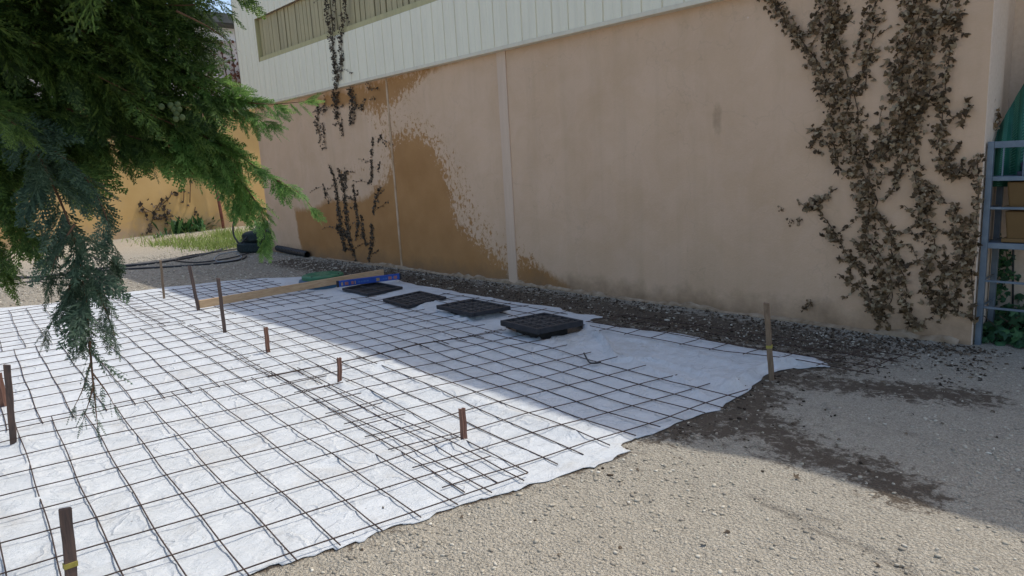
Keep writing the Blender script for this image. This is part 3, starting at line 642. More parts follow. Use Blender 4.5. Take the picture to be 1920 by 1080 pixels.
for a, b in ((.30, .33), (.345, .36), (.375, .41), (.42, .45), (.66, .68), (.69, .72), (.73, .74), (.75, .79), (.80, .83)):
    mb = MB(); mb.box(a, b, -.0205, -.0182, .030, .048); mb.build('print_mark', M['print'], lv, inv=I4)

# ------------------------------------------------------------ grates on their risers
def grate(gi, z, th, cells, label, tilt=0, solid=False):
    c, a, wx, wy, a2 = GR[gi]; t = thing('manhole_grate', label, 'grate', (c[0], c[1], 0), 'black grates in a row along the wall')
    u = np.array([math.cos(a), math.sin(a)])*wx/2; v = np.array([math.cos(a2), math.sin(a2)])*wy/2
    def P(s, r, zz): q = c+u*s+v*r; return (q[0], q[1], zz)
    def slab(s0, s1, r0, r1, z0, z1, mb):
        mb.add([P(s, r, zz) for zz in (z0, z1) for r in (r0, r1) for s in (s0, s1)], [(0, 2, 3, 1), (4, 5, 7, 6), (0, 1, 5, 4), (2, 6, 7, 3), (0, 4, 6, 2), (1, 3, 7, 5)])
    mb = MB(); k = .12
    slab(-1, 1, -1, -1+k, z-th, z, mb); slab(-1, 1, 1-k, 1, z-th, z, mb); slab(-1, -1+k, -1+k, 1-k, z-th, z, mb); slab(1-k, 1, -1+k, 1-k, z-th, z, mb)
    mb.build('frame', M['black'], t, bevel=.005)
    mb = MB(); e = 2*(1-k)/cells
    for i in range(1, cells):
        s = -1+k+i*e; hh = z-.004 if i % 2 == 0 else z-.010; w_ = .028 if i % 2 == 0 else .016
        slab(s-w_, s+w_, -1+k, 1-k, hh-.03, hh, mb)
    for i in range(1, cells):
        s = -1+k+i*e; hh = z-.006 if i % 2 == 0 else z-.012; w_ = .028 if i % 2 == 0 else .016
        slab(-1+k, 1-k, s-w_, s+w_, hh-.03, hh, mb)
    mb.build('grating', M['black'] if solid else simple('dusty_black_bars', (.05, .046, .046), (.11, .10, .095), 20, .7), t)
    mb = MB(); slab(-1+k, 1-k, -1+k, 1-k, z-.042, z-(.0335 if not solid else .014), mb); slab(-.62, .62, -.62, .62, -.08, z-.0425, mb)
    mb.build('riser', simple('dark_riser', (.02, .02, .022), (.06, .055, .05), 12, .9), t)
grate(0, .15, .055, 8, 'black grate nearest the camera, raised over a pit of dark soil')
grate(1, .12, .045, 8, 'black grate second from the camera, its riser wrapped in white cloth')
grate(2, .07, .035, 8, 'brownish black grate lying low behind the two raised ones')
grate(3, .065, .035, 2, 'blue-black grate farthest away, directly under the spirit level')

# ------------------------------------------------------------ green lid on blue ring
lc = np.array(G(606, 525, .1)); ld = thing('septic_lid', 'round green lid on a blue ring beside the end of the board', 'lid', (lc[0], lc[1], 0))
mb = MB(); mb.lathe([(0, .13), (.315, .13), (.34, .125), (.35, .10), (.345, .06), (.35, -.02)], (lc[0], lc[1], 0), 40); mb.build('ring', M['bluering'], ld, smooth=False)
mb = MB(); mb.lathe([(0, .20), (.25, .195), (.285, .188), (.30, .175), (.30, .132), (0, .132)], (lc[0], lc[1], 0), 40)
for k in range(12):
    a = k*math.pi/6; mb.box(.10, .24, -.008, .008, .192, .202, M=Matrix.Translation((lc[0], lc[1], 0)) @ Matrix.Rotation(a, 4, 'Z'))
mb.build('cover', M['greenlid'], ld)
for k in range(4):
    a = k*math.pi/2+.5; mb = MB(); mb.lathe([(0, .200), (.012, .200), (.014, .18)], (lc[0]+.27*math.cos(a), lc[1]+.27*math.sin(a), 0), 8); mb.build('bolt', M['black'], ld)

# ------------------------------------------------------------ tyres, pipe, hoses
def tyre(x, y, z, label, Rr=.40, hw=.115, tilt=(0, 0, 0)):
    t = thing('tyre', label, 'tyre', (x, y, z), 'old tyres stacked by the wall', rot=tilt)
    prof = [(Rr*.56, .03), (Rr*.60, .0), (Rr*.80, -.015+.02), (Rr*.95, .02), (Rr, .055), (Rr+.003, hw), (Rr, 2*hw-.055), (Rr*.95, 2*hw-.02), (Rr*.80, 2*hw), (Rr*.60, 2*hw-.01), (Rr*.56, 2*hw-.04), (Rr*.54, hw), (Rr*.56, .03)]
    mb = MB(); mb.lathe(prof, (0, 0, 0), 40)
    mb.build('casing', M['rubber'], t, smooth=True, inv=I4)
    mb = MB()
    for k in range(44):
        a = k*2*math.pi/44; mb.box(Rr-.01, Rr+.009, -.018, .018, .05, 2*hw-.05, M=Matrix.Rotation(a, 4, 'Z'))
    mb.build('tread', M['rubber'], t, inv=I4)
tx, ty = G(485, 471)
tyre(tx, ty, .0, 'lower dark tyre of the two stacked against the building corner', .43, .12)
tyre(tx+.12, ty+.08, .25, 'upper dark tyre of the two stacked against the building corner', .41, .115, (R(4), R(-3), 0))
mb = MB(); p = [(*G(520, 465, .1), .10), (*G(548, 471, .08), .08), (*G(576, 477, .07), .07)]
pts = [Vector(p[0]).lerp(Vector(p[2]), i/40) for i in range(41)]; mb.tube(pts, [.068 if i % 2 else .060 for i in range(41)], 14, cap=False); mb.tube(pts, .045, 14, cap=False)
tag(mb.build('drain_pipe', M['hose'], smooth=False), 'black corrugated drain pipe lying between the tyres and the wall', 'pipe')
def spline(P, n=8):
    P = [Vector(p) for p in P]; out = []
    for i in range(len(P)-1):
        p0 = P[max(i-1, 0)]; p1 = P[i]; p2 = P[i+1]; p3 = P[min(i+2, len(P)-1)]
        for j in range(n):
            t = j/n; out.append(.5*((2*p1)+(-p0+p2)*t+(2*p0-5*p1+4*p2-p3)*t*t+(-p0+3*p1-3*p2+p3)*t**3))
    out.append(P[-1]); return out
def hose(pxs, r, mat, name, label, cat='hose'):
    pts = []
    for px, py, z in pxs: g = G(px, py, z) if z < .5 else None; pts.append((g[0], g[1], z) if g else W(px, py, 6.0))
    mb = MB(); mb.tube(spline(pts), r, 7); return tag(mb.build(name, mat, smooth=True), label, cat)
hose([(-40, 512, .03), (60, 520, .03), (200, 502, .03), (300, 492, .03), (390, 475, .03), (440, 458, .06), (470, 436, .3), (482, 425, .4)], .024, M['hose'], 'hose', 'thick black hose running left from the tyres past the conifer')
hose([(-40, 532, .03), (90, 516, .03), (230, 505, .03), (320, 500, .03), (400, 494, .03), (450, 487, .03), (462, 480, .03)], .018, M['hose'], 'hose', 'thinner black hose curving just in front of the thick one')
def hose3(P, r, mat, label):
    pts = []
    for px, py, d in P: pts.append(D(px, py, d))
    mb = MB(); mb.tube(spline(pts), r, 7); tag(mb.build('hose', mat, smooth=True), label, 'hose')
hose([(470, 462, .05), (420, 470, .03), (350, 480, .03), (330, 488, .03), (370, 492, .03), (430, 484, .03), (468, 474, .03)], .014, M['hose'], 'hose', 'thin black hose in a long flat loop before the tyres')
hose([(60, 524, .02), (120, 534, .02), (200, 522, .02), (100, 522, .02), (-20, 540, .02)], .014, M['hose'], 'hose', 'thin black hose end looping behind the hanging conifer branch')
dt = Vector((tx, ty, -H+.3)).length
hose3([(452, 462, dt-.1), (438, 440, dt), (440, 412, dt), (458, 398, dt), (478, 392, dt), (500, 392, dt+.1), (512, 410, dt+.2), (492, 425, dt), (470, 438, dt-.3), (452, 456, dt-.4)], .020, M['hose'], 'black hose standing up in an open loop over the tyres')
hose([(470, 470, .02), (440, 472, .02), (410, 478, .02), (402, 487, .02), (415, 491, .02), (440, 488, .02), (453, 482, .02), (445, 476, .02)], .016, M['greyhose'], 'hose', 'pale grey hose coiled flat on the ground before the tyres')
hose([(1095, 662, .07), (1100, 672, .06), (1106, 680, .05), (1117, 681, .05), (1126, 679, .05)], .007, M['hose'], 'cable', 'short black cable end poking out of the sheet right of the nearest grate', 'cable')

# ------------------------------------------------------------ shelf rack by the corner
YS = 6.34; RX = -1.487; Y2 = YS+.34; X2 = RX+1.0
rk = thing('metal_rack', 'blue-grey metal shelf rack at the right edge by the building corner', 'shelf rack', (RX, YS, 0))
ZR = [W(1850, v, YS)[2] for v in (266, 331, 388, 455, 525, 575, 655)]
def post(x, y): mb = MB(); mb.box(x, x+.042, y, y+.042, -.02, ZR[0]); mb.build('post', M['zinc'], rk, bevel=.003)
for x in (RX, X2): post(x, YS); post(x, Y2)
for z, h in zip(ZR, (.05, .035, .02, .045, .018, .018, .018)):
    mb = MB(); mb.box(RX+.043, X2-.001, YS+.004, YS+.022, z-h, z-.001); mb.build('rail', M['zinc'], rk, bevel=.002)
    mb = MB(); mb.box(RX+.012, RX+.030, YS+.043, Y2-.001, z-h+.004, z-.005); mb.build('side_rail', M['zinc'], rk, bevel=.002)
for k in (1, 3): mb = MB(); mb.box(RX+.045, X2, YS+.024, Y2+.03, ZR[k]-.012, ZR[k]-.002); mb.build('shelf', M['zinc'], rk)
for xx in (.10, .23): mb = MB(); mb.box(RX+xx, RX+xx+.009, YS+.008, YS+.018, ZR[1]+.001, ZR[0]-.051); mb.build('upright_bar', M['zinc'], rk)
def bin_(name, x0, x1, z0, z1, mat, label, y0=YS+.05, y1=YS+.32):
    t = thing(name, label, 'bin', (x0, y0, z0)); mb = MB(); e = .02
    vs = [(x0+e, y0+e, z0), (x1-e, y0+e, z0), (x1-e, y1-e, z0), (x0+e, y1-e, z0), (x0, y0, z1), (x1, y0, z1), (x1, y1, z1), (x0, y1, z1)]
    mb.add(vs, [(0, 3, 2, 1), (0, 1, 5, 4), (1, 2, 6, 5), (2, 3, 7, 6), (3, 0, 4, 7), (4, 5, 6, 7)]); mb.build('tub', mat, t, bevel=.012)
    mb = MB(); mb.box(x0-.010, x1+.010, y0-.010, y1+.010, z0+.001, z0+.03); mb.build('rim', mat, t, bevel=.004)
zb = ZR[3]; zc_ = (ZR[2]-.03)
bin_('storage_bin', RX+.13, RX+.75, zb+.002, zc_-.004, M['bin'], 'amber plastic bin on the middle shelf of the rack, lower of two')
bin_('storage_bin', RX+.13, RX+.75, zc_+.002, ZR[1]-.045, M['bin'], 'amber plastic bin on the rack, stacked above the other amber one')
bin_('storage_box', RX+.20, RX+.70, ZR[1]+.002, ZR[1]+.10, M['navy'], 'flat dark navy box on the top shelf of the rack')
def netting():
    t = thing('plastic_netting', 'ribbed dark green plastic netting bulging up behind the metal rack', 'netting', (RX+.3, 6.7, 0))
    a = MB(); b = MB(); n = 64; rows = 70; pts = {}
    for j in range(n+1):
        f = j/n
        for i in range(rows+1):
            g = i/rows; px = 1844+f*330+(1-f)*16*g; top = 262-1.9*min(f*330, 190)**.97; py = 350+(top-350)*g
            y = 6.52+.30*f+.03*math.sin(f*2*math.pi*9)+.12*g*g-.05*math.sin(g*3.1); pts[(j, i)] = W(px, py, y)
    vs = [pts[(j, i)] for j in range(n+1) for i in range(rows+1)]
    a.add(vs, [(j*(rows+1)+i, (j+1)*(rows+1)+i, (j+1)*(rows+1)+i+1, j*(rows+1)+i+1) for j in range(n) for i in range(rows)])
    for j in range(1, n, 4):
        for i in range(1, rows, 2):
            p = Vector(pts[(j, i)]); q = Vector(pts[(j+2, i)]); up = Vector(pts[(j, i+1)])-p
            a.add([p+Vector((0, -.008, 0)), q+Vector((0, -.008, 0)), q+up*.75+Vector((0, -.014, 0)), p+up*.75+Vector((0, -.014, 0))], [(0, 1, 2, 3)], 1)
    a.build('sheet', [M['net'], M['netlight']], t, smooth=True)
netting()
mb = MB(); mb.tube([W(1900, 455, 7.04), W(1898, 660, 7.04)], .008, 6); tag(mb.build('cable', M['hose']), 'thin dark vertical cable on the recessed wall behind the rack', 'cable')

# ------------------------------------------------------------ ivy
LEAF = np.array([(0, 0), (.10, -.30), (.48, -.50), (.52, -.20), (1.05, 0), (.52, .20), (.48, .50), (.10, .30)])-np.array([.4, 0])
def leaves(name, C, N, size, mat, parent=None, roll=None, curl=.25, shape=LEAF):
    """C centres, N normals, size array"""
    n = len(C); k = len(shape); N = N/np.linalg.norm(N, axis=1, keepdims=True)
    h = np.tile(np.array([[0., 0, 1.]]), (n, 1)); h[np.abs(N[:, 2]) > .9] = (0, 1, 0)
    u = np.cross(h, N); u /= np.linalg.norm(u, axis=1, keepdims=True); v = np.cross(N, u)
    a = rng.random(n)*2*np.pi if roll is None else roll
    e1 = u*np.cos(a)[:, None]+v*np.sin(a)[:, None]; e2 = -u*np.sin(a)[:, None]+v*np.cos(a)[:, None]
    S = shape[None]*size[:, None, None]
    bend = -(S[..., 0]**2+2.5*S[..., 1]**2)/np.maximum(size, 1e-6)[:, None]*curl*rng.uniform(-.5, 2, n)[:, None]
    V = C[:, None]+S[..., 0:1]*e1[:, None]+S[..., 1:2]*e2[:, None]+bend[..., None]*N[:, None]
    # fan around a mid vertex for the fold
    Cn = C[:, None]+0*V[:, :1]; V = np.concatenate([V, Cn], 1); k1 = k+1
    tri = np.array([(i, (i+1) % k, k) for i in range(k)]); Fq = (tri[None]+(np.arange(n)*k1)[:, None, None]).reshape(-1, 3)
    return npmesh(name, V.reshape(-1, 3), Fq, mat, parent)
def ivy(label, cat, paths, y, mat, dens, size, name='climbing_ivy', off=(.012, .07), face=(0, -1, 0), plane='y', stemr=.0035, group=None, tilt=.75, hwf=1.0, curl=.5, twigs=0):
    """paths of (px,py,halfwidth px) on a wall plane"""
    cs = []; first = None; stem = MB()
    for P in paths:
        P3 = []
        for px, py, hw in P:
            q = W(px, py, y) if plane == 'y' else None
            dist = math.hypot(q[0], q[1]); P3.append((q, hw*hwf*dist/F))
        for (p, w0), (q, w1) in zip(P3[:-1], P3[1:]):
            L = math.dist(p, q); area = L*(w0+w1); m = max(int(area*dens+L*dens*.02), 1)
            for _ in range(m):
                f = random.random(); ww = w0+(w1-w0)*f; g = random.gauss(0, .55); g = max(-1.3, min(1.3, g))*ww
                dx, dz = q[0]-p[0], q[2]-p[2]; l = math.hypot(dx, dz)+1e-9
                cs.append((p[0]+dx*f-dz/l*g+random.gauss(0, .008), y-random.uniform(*off)*(1 if abs(g) < ww*.6 else .5), p[2]+dz*f+dx/l*g+random.gauss(0, .008)))
        nst = 1+int(P3[0][1]/.05)
        for s_ in range(nst):
            pts = [(p[0]+random.gauss(0, .4)*w0, y-.006-.004*s_, p[2]+random.gauss(0, .2)*w0) for p, w0 in P3]
            if len(pts) > 1:
                sp = spline(pts, 5); stem.tube([(v.x+random.gauss(0, .004), v.y, v.z+random.gauss(0, .004)) for v in sp], stemr, 5)
    for _ in range(twigs):
        P = random.choice(paths); k = random.randrange(len(P)-1) if len(P) > 1 else 0; f = random.random(); a, b = P[k], P[min(k+1, len(P)-1)]
        px, py, hw = [a[i]+(b[i]-a[i])*f for i in range(3)]; an = random.uniform(0, 6.28); ln = random.uniform(8, 34)+hw*.6
        if px+math.cos(an)*ln > 1836: continue
        q = [W(px+math.cos(an+.5*g_*math.sin(px))*ln*g_, py+math.sin(an)*ln*g_, y-.006) for g_ in (0, .35, .7, 1)]; stem.tube(spline(q, 3), .0018, 4)
        for g_ in np.arange(.3, 1.05, .16):
            i_ = min(int(g_*3), 2); w_ = g_*3-i_; cs.append((q[i_][0]*(1-w_)+q[i_+1][0]*w_+random.gauss(0, .010), y-random.uniform(.01, .03), q[i_][2]*(1-w_)+q[i_+1][2]*w_+random.gauss(0, .010)))
    C = np.array(cs); t = thing(name, label, cat, (float(C[:, 0].mean()), y, float(C[:, 2].min())), group)
    N = np.tile(np.array(face, float), (len(C), 1))+rng.normal(0, tilt, C.shape)*np.array([1, .4, 1]); N[:, 1] = -np.abs(N[:, 1])-.15; N[:, 2] += .25
    leaves('foliage', C, N, rng.uniform(size[0], size[1], len(C)), mat, t, curl=curl)
    stem.build('stem', M['vine'], t, smooth=True)
ivy('withered grey-brown ivy spreading in thick branching strands over the right end of the wall', 'ivy', [
 [(1440, -15, 20), (1490, 60, 20), (1530, 115, 18), (1560, 180, 30)], [(1560, -20, 40), (1566, 50, 34), (1560, 90, 30)], [(1535, 20, 10), (1518, 70, 6)],
 [(1548, 60, 8), (1552, 110, 8)], [(1572, 80, 18), (1575, 180, 45), (1590, 240, 52), (1610, 300, 50), (1630, 380, 28), (1626, 440, 22), (1650, 500, 34), (1665, 550, 34), (1640, 590, 24)],
 [(1645, -10, 22), (1625, 50, 12), (1600, 115, 5)], [(1640, 50, 4), (1628, 110, 7), (1622, 168, 4)], [(1620, 130, 5), (1600, 170, 8)],
 [(1725, -15, 40), (1708, 60, 34), (1695, 110, 36), (1690, 160, 44), (1700, 230, 42), (1670, 270, 40), (1640, 300, 34)],
 [(1785, -15, 34), (1765, 40, 34), (1735, 80, 34), (1742, 170, 32), (1715, 230, 34), (1690, 290, 30)],
 [(1798, 20, 10), (1786, 80, 9), (1778, 130, 10), (1768, 190, 9), (1765, 230, 20), (1762, 290, 30), (1790, 330, 24), (1815, 310, 20)],
 [(1780, 225, 4), (1808, 212, 7), (1825, 198, 4)], [(1640, 245, 6), (1655, 225, 5)], [(1690, 300, 9), (1686, 340, 7), (1670, 360, 8), (1655, 377, 4)], [(1645, 330, 4), (1680, 322, 4)],
 [(1712, 290, 11), (1722, 350, 12), (1740, 410, 18), (1755, 470, 22), (1735, 515, 14), (1738, 555, 12), (1770, 592, 13)],
 [(1735, 370, 4), (1750, 345, 5)], [(1745, 365, 4), (1775, 382, 4)], [(1790, 380, 16), (1797, 430, 22), (1805, 500, 24), (1790, 550, 16), (1798, 588, 14)],
 [(1832, 290, 12), (1833, 380, 12), (1826, 440, 10), (1822, 520, 8), (1826, 600, 7)], [(1770, 490, 12), (1785, 520, 14)],
 [(1568, 353, 3), (1552, 365, 6), (1535, 384, 8), (1506, 393, 4)], [(1520, 370, 3), (1540, 400, 4), (1562, 432, 7), (1580, 462, 7), (1600, 490, 6), (1620, 510, 5)], [(1560, 455, 6), (1568, 440, 6)],
 [(1602, 486, 9), (1600, 494, 9)], [(1570, 513, 2), (1598, 532, 4), (1625, 545, 12), (1640, 575, 20)], [(1650, 400, 8), (1668, 440, 10), (1680, 480, 16), (1692, 530, 22), (1700, 575, 10), (1718, 600, 7)],
 [(1685, 442, 3), (1712, 425, 4), (1730, 400, 4)], [(1692, 502, 3), (1725, 490, 5)], [(1610, 455, 6), (1622, 470, 8)], [(1537, 238, 5), (1530, 262, 8), (1520, 278, 7)], [(1560, 250, 8), (1570, 300, 12), (1580, 320, 10)],
 [(1690, 560, 6), (1712, 600, 8), (1738, 615, 5)], [(1760, 545, 4), (1775, 585, 8)], [(1640, 590, 14), (1665, 596, 12)]], YW, M['ivy'], 1500, (.018, .060), hwf=.58, curl=1.0, off=(.008, .09), twigs=150)
ivy('tiny withered ivy sprig alone low on the wall left of the main ivy', 'ivy', [[(1522, 562, 1), (1518, 572, 5), (1507, 580, 4)]], YW, M['ivy'], 3200, (.02, .035), 'ivy_sprig', group='loose ivy sprigs on the wall')
ivy('scattered tiny ivy leaves at the far left of the main ivy, halfway up the wall', 'ivy', [[(1464, 389, 3), (1471, 396, 3)], [(1483, 410, 2), (1488, 420, 4)], [(1499, 406, 1), (1499, 424, 3)]], YW, M['ivy'], 2500, (.018, .03), 'ivy_sprig', group='loose ivy sprigs on the wall', stemr=.002)
ivy('dead dark ivy hanging in clumps over the cladding below the slatted band', 'ivy', [[(612, -10, 3), (618, 40, 5), (622, 62, 6)], [(630, -10, 2), (628, 60, 3)], [(650, -10, 2), (645, 40, 5), (640, 62, 7)], [(622, 60, 7), (628, 110, 8), (633, 155, 8), (632, 168, 9)], [(640, 60, 5), (642, 110, 5), (638, 150, 6)]], YC-.005, M['deadivy'], 1150, (.022, .055), 'dead_ivy', curl=1.2, hwf=1.05, stemr=.003, twigs=10, group='dead ivy on the left half of the building', tilt=.9)
ivy('dead dark ivy clumps hanging just under the cladding edge at the left', 'ivy', [[(630, 172, 12), (632, 200, 9), (634, 225, 4)], [(658, 166, 7), (664, 190, 12), (664, 208, 10), (658, 235, 3)], [(597, 190, 3), (596, 232, 3), (598, 250, 4)], [(606, 230, 2), (610, 280, 3)], [(640, 220, 1), (644, 258, 3)], [(606, 200, 5), (612, 208, 4)], [(692, 155, 3), (694, 168, 3)], [(700, 180, 3), (704, 188, 1)], [(676, 200, 5), (682, 205, 4)]], YW-.01, M['deadivy'], 1150, (.022, .055), 'dead_ivy', curl=1.2, hwf=1.05, stemr=.003, twigs=10, group='dead ivy on the left half of the building', tilt=.9)
ivy('thin dead ivy strands climbing over the brown stain above the green lid', 'ivy', [[(618, 310, 2), (628, 335, 3), (634, 380, 4), (640, 430, 6), (648, 470, 4)], [(634, 315, 2), (644, 345, 5), (650, 400, 5), (655, 450, 6), (668, 488, 2)], [(650, 320, 4), (646, 340, 4)], [(662, 345, 2), (668, 385, 3), (672, 420, 3), (668, 450, 3)], [(632, 420, 5), (640, 440, 5), (655, 440, 6)],
  [(700, 258, 1), (697, 300, 2), (698, 335, 3), (692, 345, 2)], [(716, 250, 1), (713, 262, 1)], [(714, 350, 1), (704, 375, 3), (700, 400, 2)], [(698, 420, 3), (698, 450, 4), (694, 478, 3)], [(712, 303, 1), (710, 322, 1)], [(678, 400, 2), (682, 440, 3), (688, 460, 2)], [(606, 345, 1), (612, 368, 2)]], YW, M['deadivy'], 1700, (.022, .055), 'dead_ivy', curl=1.2, hwf=1.6, stemr=.002, twigs=34, group='dead ivy on the left half of the building', off=(.005, .03))
ivy('small brown ivy clump wrapped around the pier above the rack corner', 'ivy', [[(1842, 185, 2), (1848, 200, 4), (1856, 215, 3)], [(1862, 185, 3), (1858, 215, 7), (1856, 245, 7), (1850, 262, 6)], [(1872, 205, 2), (1874, 225, 3), (1866, 245, 4)]], 6.55, M['ivy'], 2600, (.02, .04), 'ivy_sprig', group='loose ivy sprigs on the wall', off=(.01, .05))
ivy('dark ivy hanging low on the recessed wall seen through the rack', 'ivy', [[(1850, 420, 10), (1858, 480, 18), (1880, 500, 18), (1865, 560, 16), (1852, 590, 12)], [(1880, 470, 12), (1892, 500, 10)]], 7.05, M['greenivy'], 1500, (.03, .06), 'climbing_ivy', off=(.01, .08))
# green ground ivy under the rack
def ground_ivy():
    t = thing('ivy_bush', 'lush green ivy growing at the foot of the rack in the right corner', 'plant', (-1.2, 6.6, 0)); n = 900
    x = rng.uniform(-1.52, -.3, n); y = rng.uniform(6.38, 7.2, n); z = .03+rng.random(n)**1.2*(.05+.24*np.clip((y-6.3)/.5, 0, 1)*np.clip((x+1.62)/.3, .25, 1))
    C = np.stack([x, y, z], 1); N = rng.normal(0, .55, (n, 3))+np.array([0, -.6, .9]); leaves('foliage', C, N, rng.uniform(.05, .105, n), M['greenivy'], t)
    st = MB()
    for k in range(30):
        x0, y0 = random.uniform(-1.5, -.4), random.uniform(6.45, 7.1); st.tube([(x0, y0, -.01), (x0+random.gauss(0, .05), y0-.03, .1), (x0+random.gauss(0, .1), y0-.08, .22)], .004, 5)
    st.build('stem', M['vine'], t)
ground_ivy()

def litter():
    n = 520; x = np.r_[rng.uniform(-12, -1.3, n), rng.normal(-2.2, .6, 300), rng.uniform(-2.6, .4, 50)]; y = np.r_[6.24-np.abs(rng.normal(0, .14, n)), 6.2-np.abs(rng.normal(0, .22, 300)), rng.uniform(1.5, 6, 50)]
    k = (y < 6.27) & (sdf(x, y, FABS) > .05); x = x[k]; y = y[k]; C = np.stack([x, y, gheight(x, y)+.012], 1); N = rng.normal(0, .4, C.shape)+np.array([0, 0, 1.])
    o = leaves('leaf_litter', C, N, rng.uniform(.015, .045, len(C)), M['deadivy'], curl=.8); tag(o, 'fallen dead ivy leaves along the foot of the wall', 'leaf litter', kind='stuff')
litter()
# ------------------------------------------------------------ weeds, grass and dead creeper by the ochre wall
def grass():
    pts = []
    for px, py, r, m in [(430, 462, .9, 900), (395, 464, .6, 350), (310, 460, .5, 260), (350, 462, .5, 160), (470, 452, .9, 700), (425, 444, .35, 450), (500, 450, .7, 400), (360, 452, .6, 200), (280, 452, .8, 80), (450, 440, 1.2, 500)]:
        gx, gy = G(px, py); pts.append(np.stack([rng.normal(gx, r, m), rng.normal(gy, r*.5, m)], 1))
    P = np.concatenate(pts); P = P[(P[:, 0] > XF+.1) & ((P[:, 0] < -15.9) | (P[:, 1] < 5))]; n = len(P); h = rng.uniform(.05, .26, n); wd = .012; a = rng.random(n)*6.28; b = rng.normal(0, .45, (n, 2))*h[:, None]
    ux = np.cos(a)*wd; uy = np.sin(a)*wd; z = np.zeros(n)-.01
    V = np.stack([np.stack([P[:, 0]-ux, P[:, 1]-uy, z], 1), np.stack([P[:, 0]+ux, P[:, 1]+uy, z], 1), np.stack([P[:, 0]+b[:, 0], P[:, 1]+b[:, 1], h], 1)], 1)
    o = npmesh('grass', V.reshape(-1, 3), np.arange(n*3).reshape(-1, 3), M['grass']); tag(o, 'sparse bright green grass on the sandy strip before the ochre wall', 'grass', kind='stuff')
grass()
def weed(px, py, s, n, label, droop=.4):
    gx, gy = G(px, py); t = thing('weed', label, 'weed', (gx, gy, 0), 'weeds along the foot of the ochre wall'); mb = MB()
    for k in range(n):
        a = random.random()*6.28; e = random.uniform(.3, 1.2); L = s*random.uniform(.6, 1.1); d = Vector((math.cos(a)*math.cos(e), math.sin(a)*math.cos(e), math.sin(e))); sd_ = Vector((-math.sin(a), math.cos(a), 0))*L*.07
        b = Vector((gx, gy, 0))+Vector((random.gauss(0, s*.25), random.gauss(0, s*.35), 0)); m_ = b+d*L*.55; tip = b+d*L+Vector((0, 0, -L*droop*.4))
        mb.add([b-sd_*.4, b+sd_*.4, m_+sd_, tip, m_-sd_], [(0, 1, 2, 4), (4, 2, 3)])
    mb.build('foliage', M['weed'], t)
weed(345, 436, .75, 130, 'spiky dark green weed clump at the left of the ochre wall foot')
weed(382, 430, .8, 140, 'bushy dark weed clump beside the rusty pipe'); weed(500, 428, .5, 90, 'low dark weed clump behind the black hose loop')
weed(303, 446, .3, 30, 'small sparse weed at the foot of the bare part of the ochre wall')
def creeper():
    t = thing('dead_creeper', 'dead brown creeper sprawling low on the ochre wall', 'creeper', (XF, 6.4, .6)); st = MB(); C = []
    def WX(px, py): r = ray(px, py); k = (XF+.02)/r.x; return (XF+.03, r.y*k, H+r.z*k)
    for P in [[(275, 440), (285, 415), (290, 395), (300, 380)], [(290, 400), (270, 390), (262, 380)], [(288, 412), (310, 408), (325, 404)], [(315, 420), (308, 400), (310, 385)], [(356, 270), (357, 330), (356, 380)], [(362, 425), (364, 400), (366, 388)], [(165, 340), (185, 350), (205, 358)], [(345, 355), (344, 380)], [(295, 395), (302, 385), (318, 370), (322, 358)]]:
        q = [WX(*p) for p in P]; sp = spline(q, 4); st.tube(sp, .012, 5)
        for _ in range(16 if P[0][0] < 330 and P[0][0] > 250 else 5): v = random.choice(sp); C.append((v.x+.03, v.y+random.gauss(0, .09), v.z+random.gauss(0, .09)))
    st.build('stem', M['vine'], t); C = np.array(C); N = np.tile([1., 0, 0], (len(C), 1))+rng.normal(0, .6, C.shape); leaves('foliage', C, N, rng.uniform(.06, .16, len(C)), M['deadivy'], t)
    t = thing('dead_creeper', 'dark dried creeper strands hanging on the pale pink upper panels', 'creeper', (XF, 9.2, 4)); st = MB(); C = []
    for P in [[(414, 75), (416, 100), (422, 130), (428, 160)], [(430, 78), (436, 110), (442, 150), (448, 175)], [(402, 95), (400, 125), (394, 150), (404, 170)], [(450, 130), (452, 160)], [(424, 150), (440, 165), (456, 172)]]:
        q = [WX(*p) for p in P]; sp = spline(q, 5); st.tube(sp, .022, 5)
        for _ in range(34): v = random.choice(sp); C.append((v.x+.04, v.y+random.gauss(0, .10), v.z+random.gauss(0, .12)))
    st.build('stem', M['vine'], t); C = np.array(C); N = np.tile([1., 0, 0], (len(C), 1))+rng.normal(0, .6, C.shape); leaves('foliage', C, N, rng.uniform(.06, .15, len(C)), simple('rusty_dead_leaf', (.08, .03, .018), (.17, .07, .045), 20), t)
creeper()

